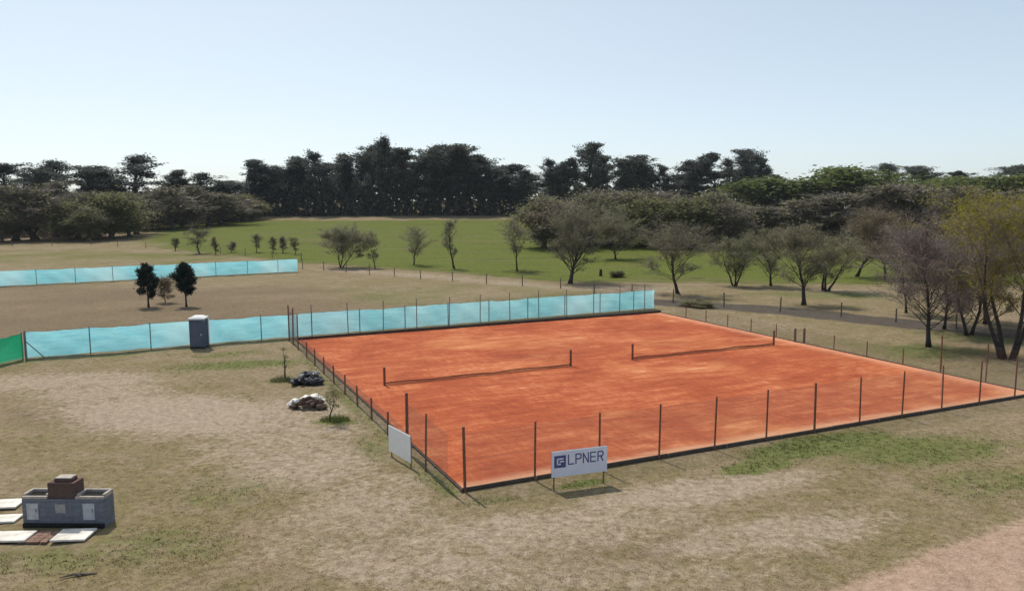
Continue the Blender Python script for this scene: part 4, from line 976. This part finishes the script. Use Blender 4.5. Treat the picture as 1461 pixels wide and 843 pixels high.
# tufts at the foot of the field trees
# the two small dark evergreens
def evergreen(px, py, ty, wpx, label, seed, fork=False):
    loc = at(px, py); h = top_height(loc, ty); R = metres(wpx, loc.y)/2
    ms = tree_meshes('evergreen', seed, H=h, R=R*.85, base=.27, trunk_r=.11, limbs=20, up=.55, pk=.78, branches=7, twigs=6, leaves=16, leaf=.16, spread=.15, twig_w=.02, env=.8, leafm='cypress', bark='bark_dark', wob=.02, top=.92)
    zmax = max(v.co.z for v in ms[1].vertices)
    plant_tree('evergreen_tree', ms, loc, (1, 1, h/zmax), seed, label, 'tree')
evergreen(212, 438, 371, 40, 'left one of two small dark evergreen trees between the teal windbreaks', 51)
evergreen(266, 437.5, 371, 40, 'right one of two small dark evergreen trees between the teal windbreaks', 52)
single('shrub', 236, 432, 388, 30, 'thin scraggly brown shrub between the two dark evergreen trees', 'shrub', seed=53, trunk_r=.05, leaves=3, **{**YNG, 'leafm': 'rust', 'base': .1})
# saplings by the rubbish heaps
single('sapling', 407, 541, 494, 12, 'thin upright sapling left of the dark rubbish heap', 'sapling', seed=54, trunk_r=.045, leaves=4, **{**YNG, 'leaf': .07, 'spread': .06, 'twig_w': .010, 'base': .4, 'limbs': 6, 'branches': 3, 'twigs': 2, 'twig_n': 1})
single('sapling', 470, 599, 540, 40, 'leafy sapling right of the rubbish heaps with green weeds at its foot', 'sapling', seed=55, trunk_r=.04, leaves=5, **{**YNG, 'leaf': .07, 'spread': .08, 'twig_w': .008, 'leafm': 'olive', 'base': .35, 'limbs': 9, 'branches': 4, 'twigs': 4, 'twig_n': 2})
def weeds(px, py, wpx, h, label, seed, mat='fresh'):
    loc = at(px, py); rg = np.random.default_rng(seed); w = metres(wpx, loc.y)/2; n = 420
    a = rg.uniform(0, 6.28, n); r = w*np.sqrt(rg.uniform(0, 1, n)); x, y = r*np.cos(a), r*np.sin(a)*.6
    hh = h*rg.uniform(.4, 1.2, n)*(1.1 - r/w*.7); b = rg.uniform(0, 6.28, n); bw = .018; lx, ly = rg.normal(0, .35, n)*hh, rg.normal(0, .35, n)*hh
    z0 = np.zeros(n) - .02
    P = np.stack([np.stack([x-np.cos(b)*bw, y-np.sin(b)*bw, z0], -1), np.stack([x+np.cos(b)*bw, y+np.sin(b)*bw, z0], -1), np.stack([x+lx+.004, y+ly, hh], -1), np.stack([x+lx-.004, y+ly, hh], -1)], 1)
    o = link_mesh('weed_clump', np_mesh('weed_clump', P.reshape(-1, 3), np.arange(n*4).reshape(-1, 4), [M[mat]])); o.location = loc
    tag(o, label, 'weeds')
weeds(478, 600, 44, .35, 'green weed clump at the foot of the leafy sapling', 1)
weeds(403, 543, 36, .35, 'olive weed clump at the foot of the thin upright sapling', 2, 'olive')
weeds(745, 388, 60, .5, 'dark weed clump around the foot of the tall slender young tree', 3, 'olive')

# ------------------------------------------------------------------ farm fence of timber posts and wires beyond the windbreaks
def farm_fence(label, pts, gap, h):
    root = empty('farm_fence', pts[0]); tag(root, label, 'fence', None)
    o0 = Vector(pts[0]); tops = []
    for a, b in zip(pts[:-1], pts[1:]):
        a, b = Vector(a), Vector(b); n = max(1, round((b-a).length/gap))
        for i in range(n + (b == Vector(pts[-1]))):
            q = a + (b-a)*i/n; q.z = float(terrain(q.x, q.y)); q -= o0; k = h*random.uniform(.85, 1.15)
            f = MB(); l = Vector((random.gauss(0, .04), random.gauss(0, .04), 0)); f.tube([q - Vector((0, 0, .1)), q + l + Vector((0, 0, k))], [.075, .065], 6); f.build('post', M['wood'], root)
            tops.append(q)
    f = MB()
    for hh in (.35, .7, 1.05): f.tube([q + Vector((0, 0, hh)) for q in tops], .006, 4)
    f.build('wire', M['wire'], root)
farm_fence('timber post and wire farm fence in front of the green field', [at(432, 384), at(600, 398), at(800, 412), at(960, 432), at(1200, 452), at(1461, 480)], 6.0, 1.4)
farm_fence('timber post and wire farm fence in front of the left wood', [at(-40, 352), at(130, 350), at(250, 356), at(430, 372)], 9.0, 1.5)
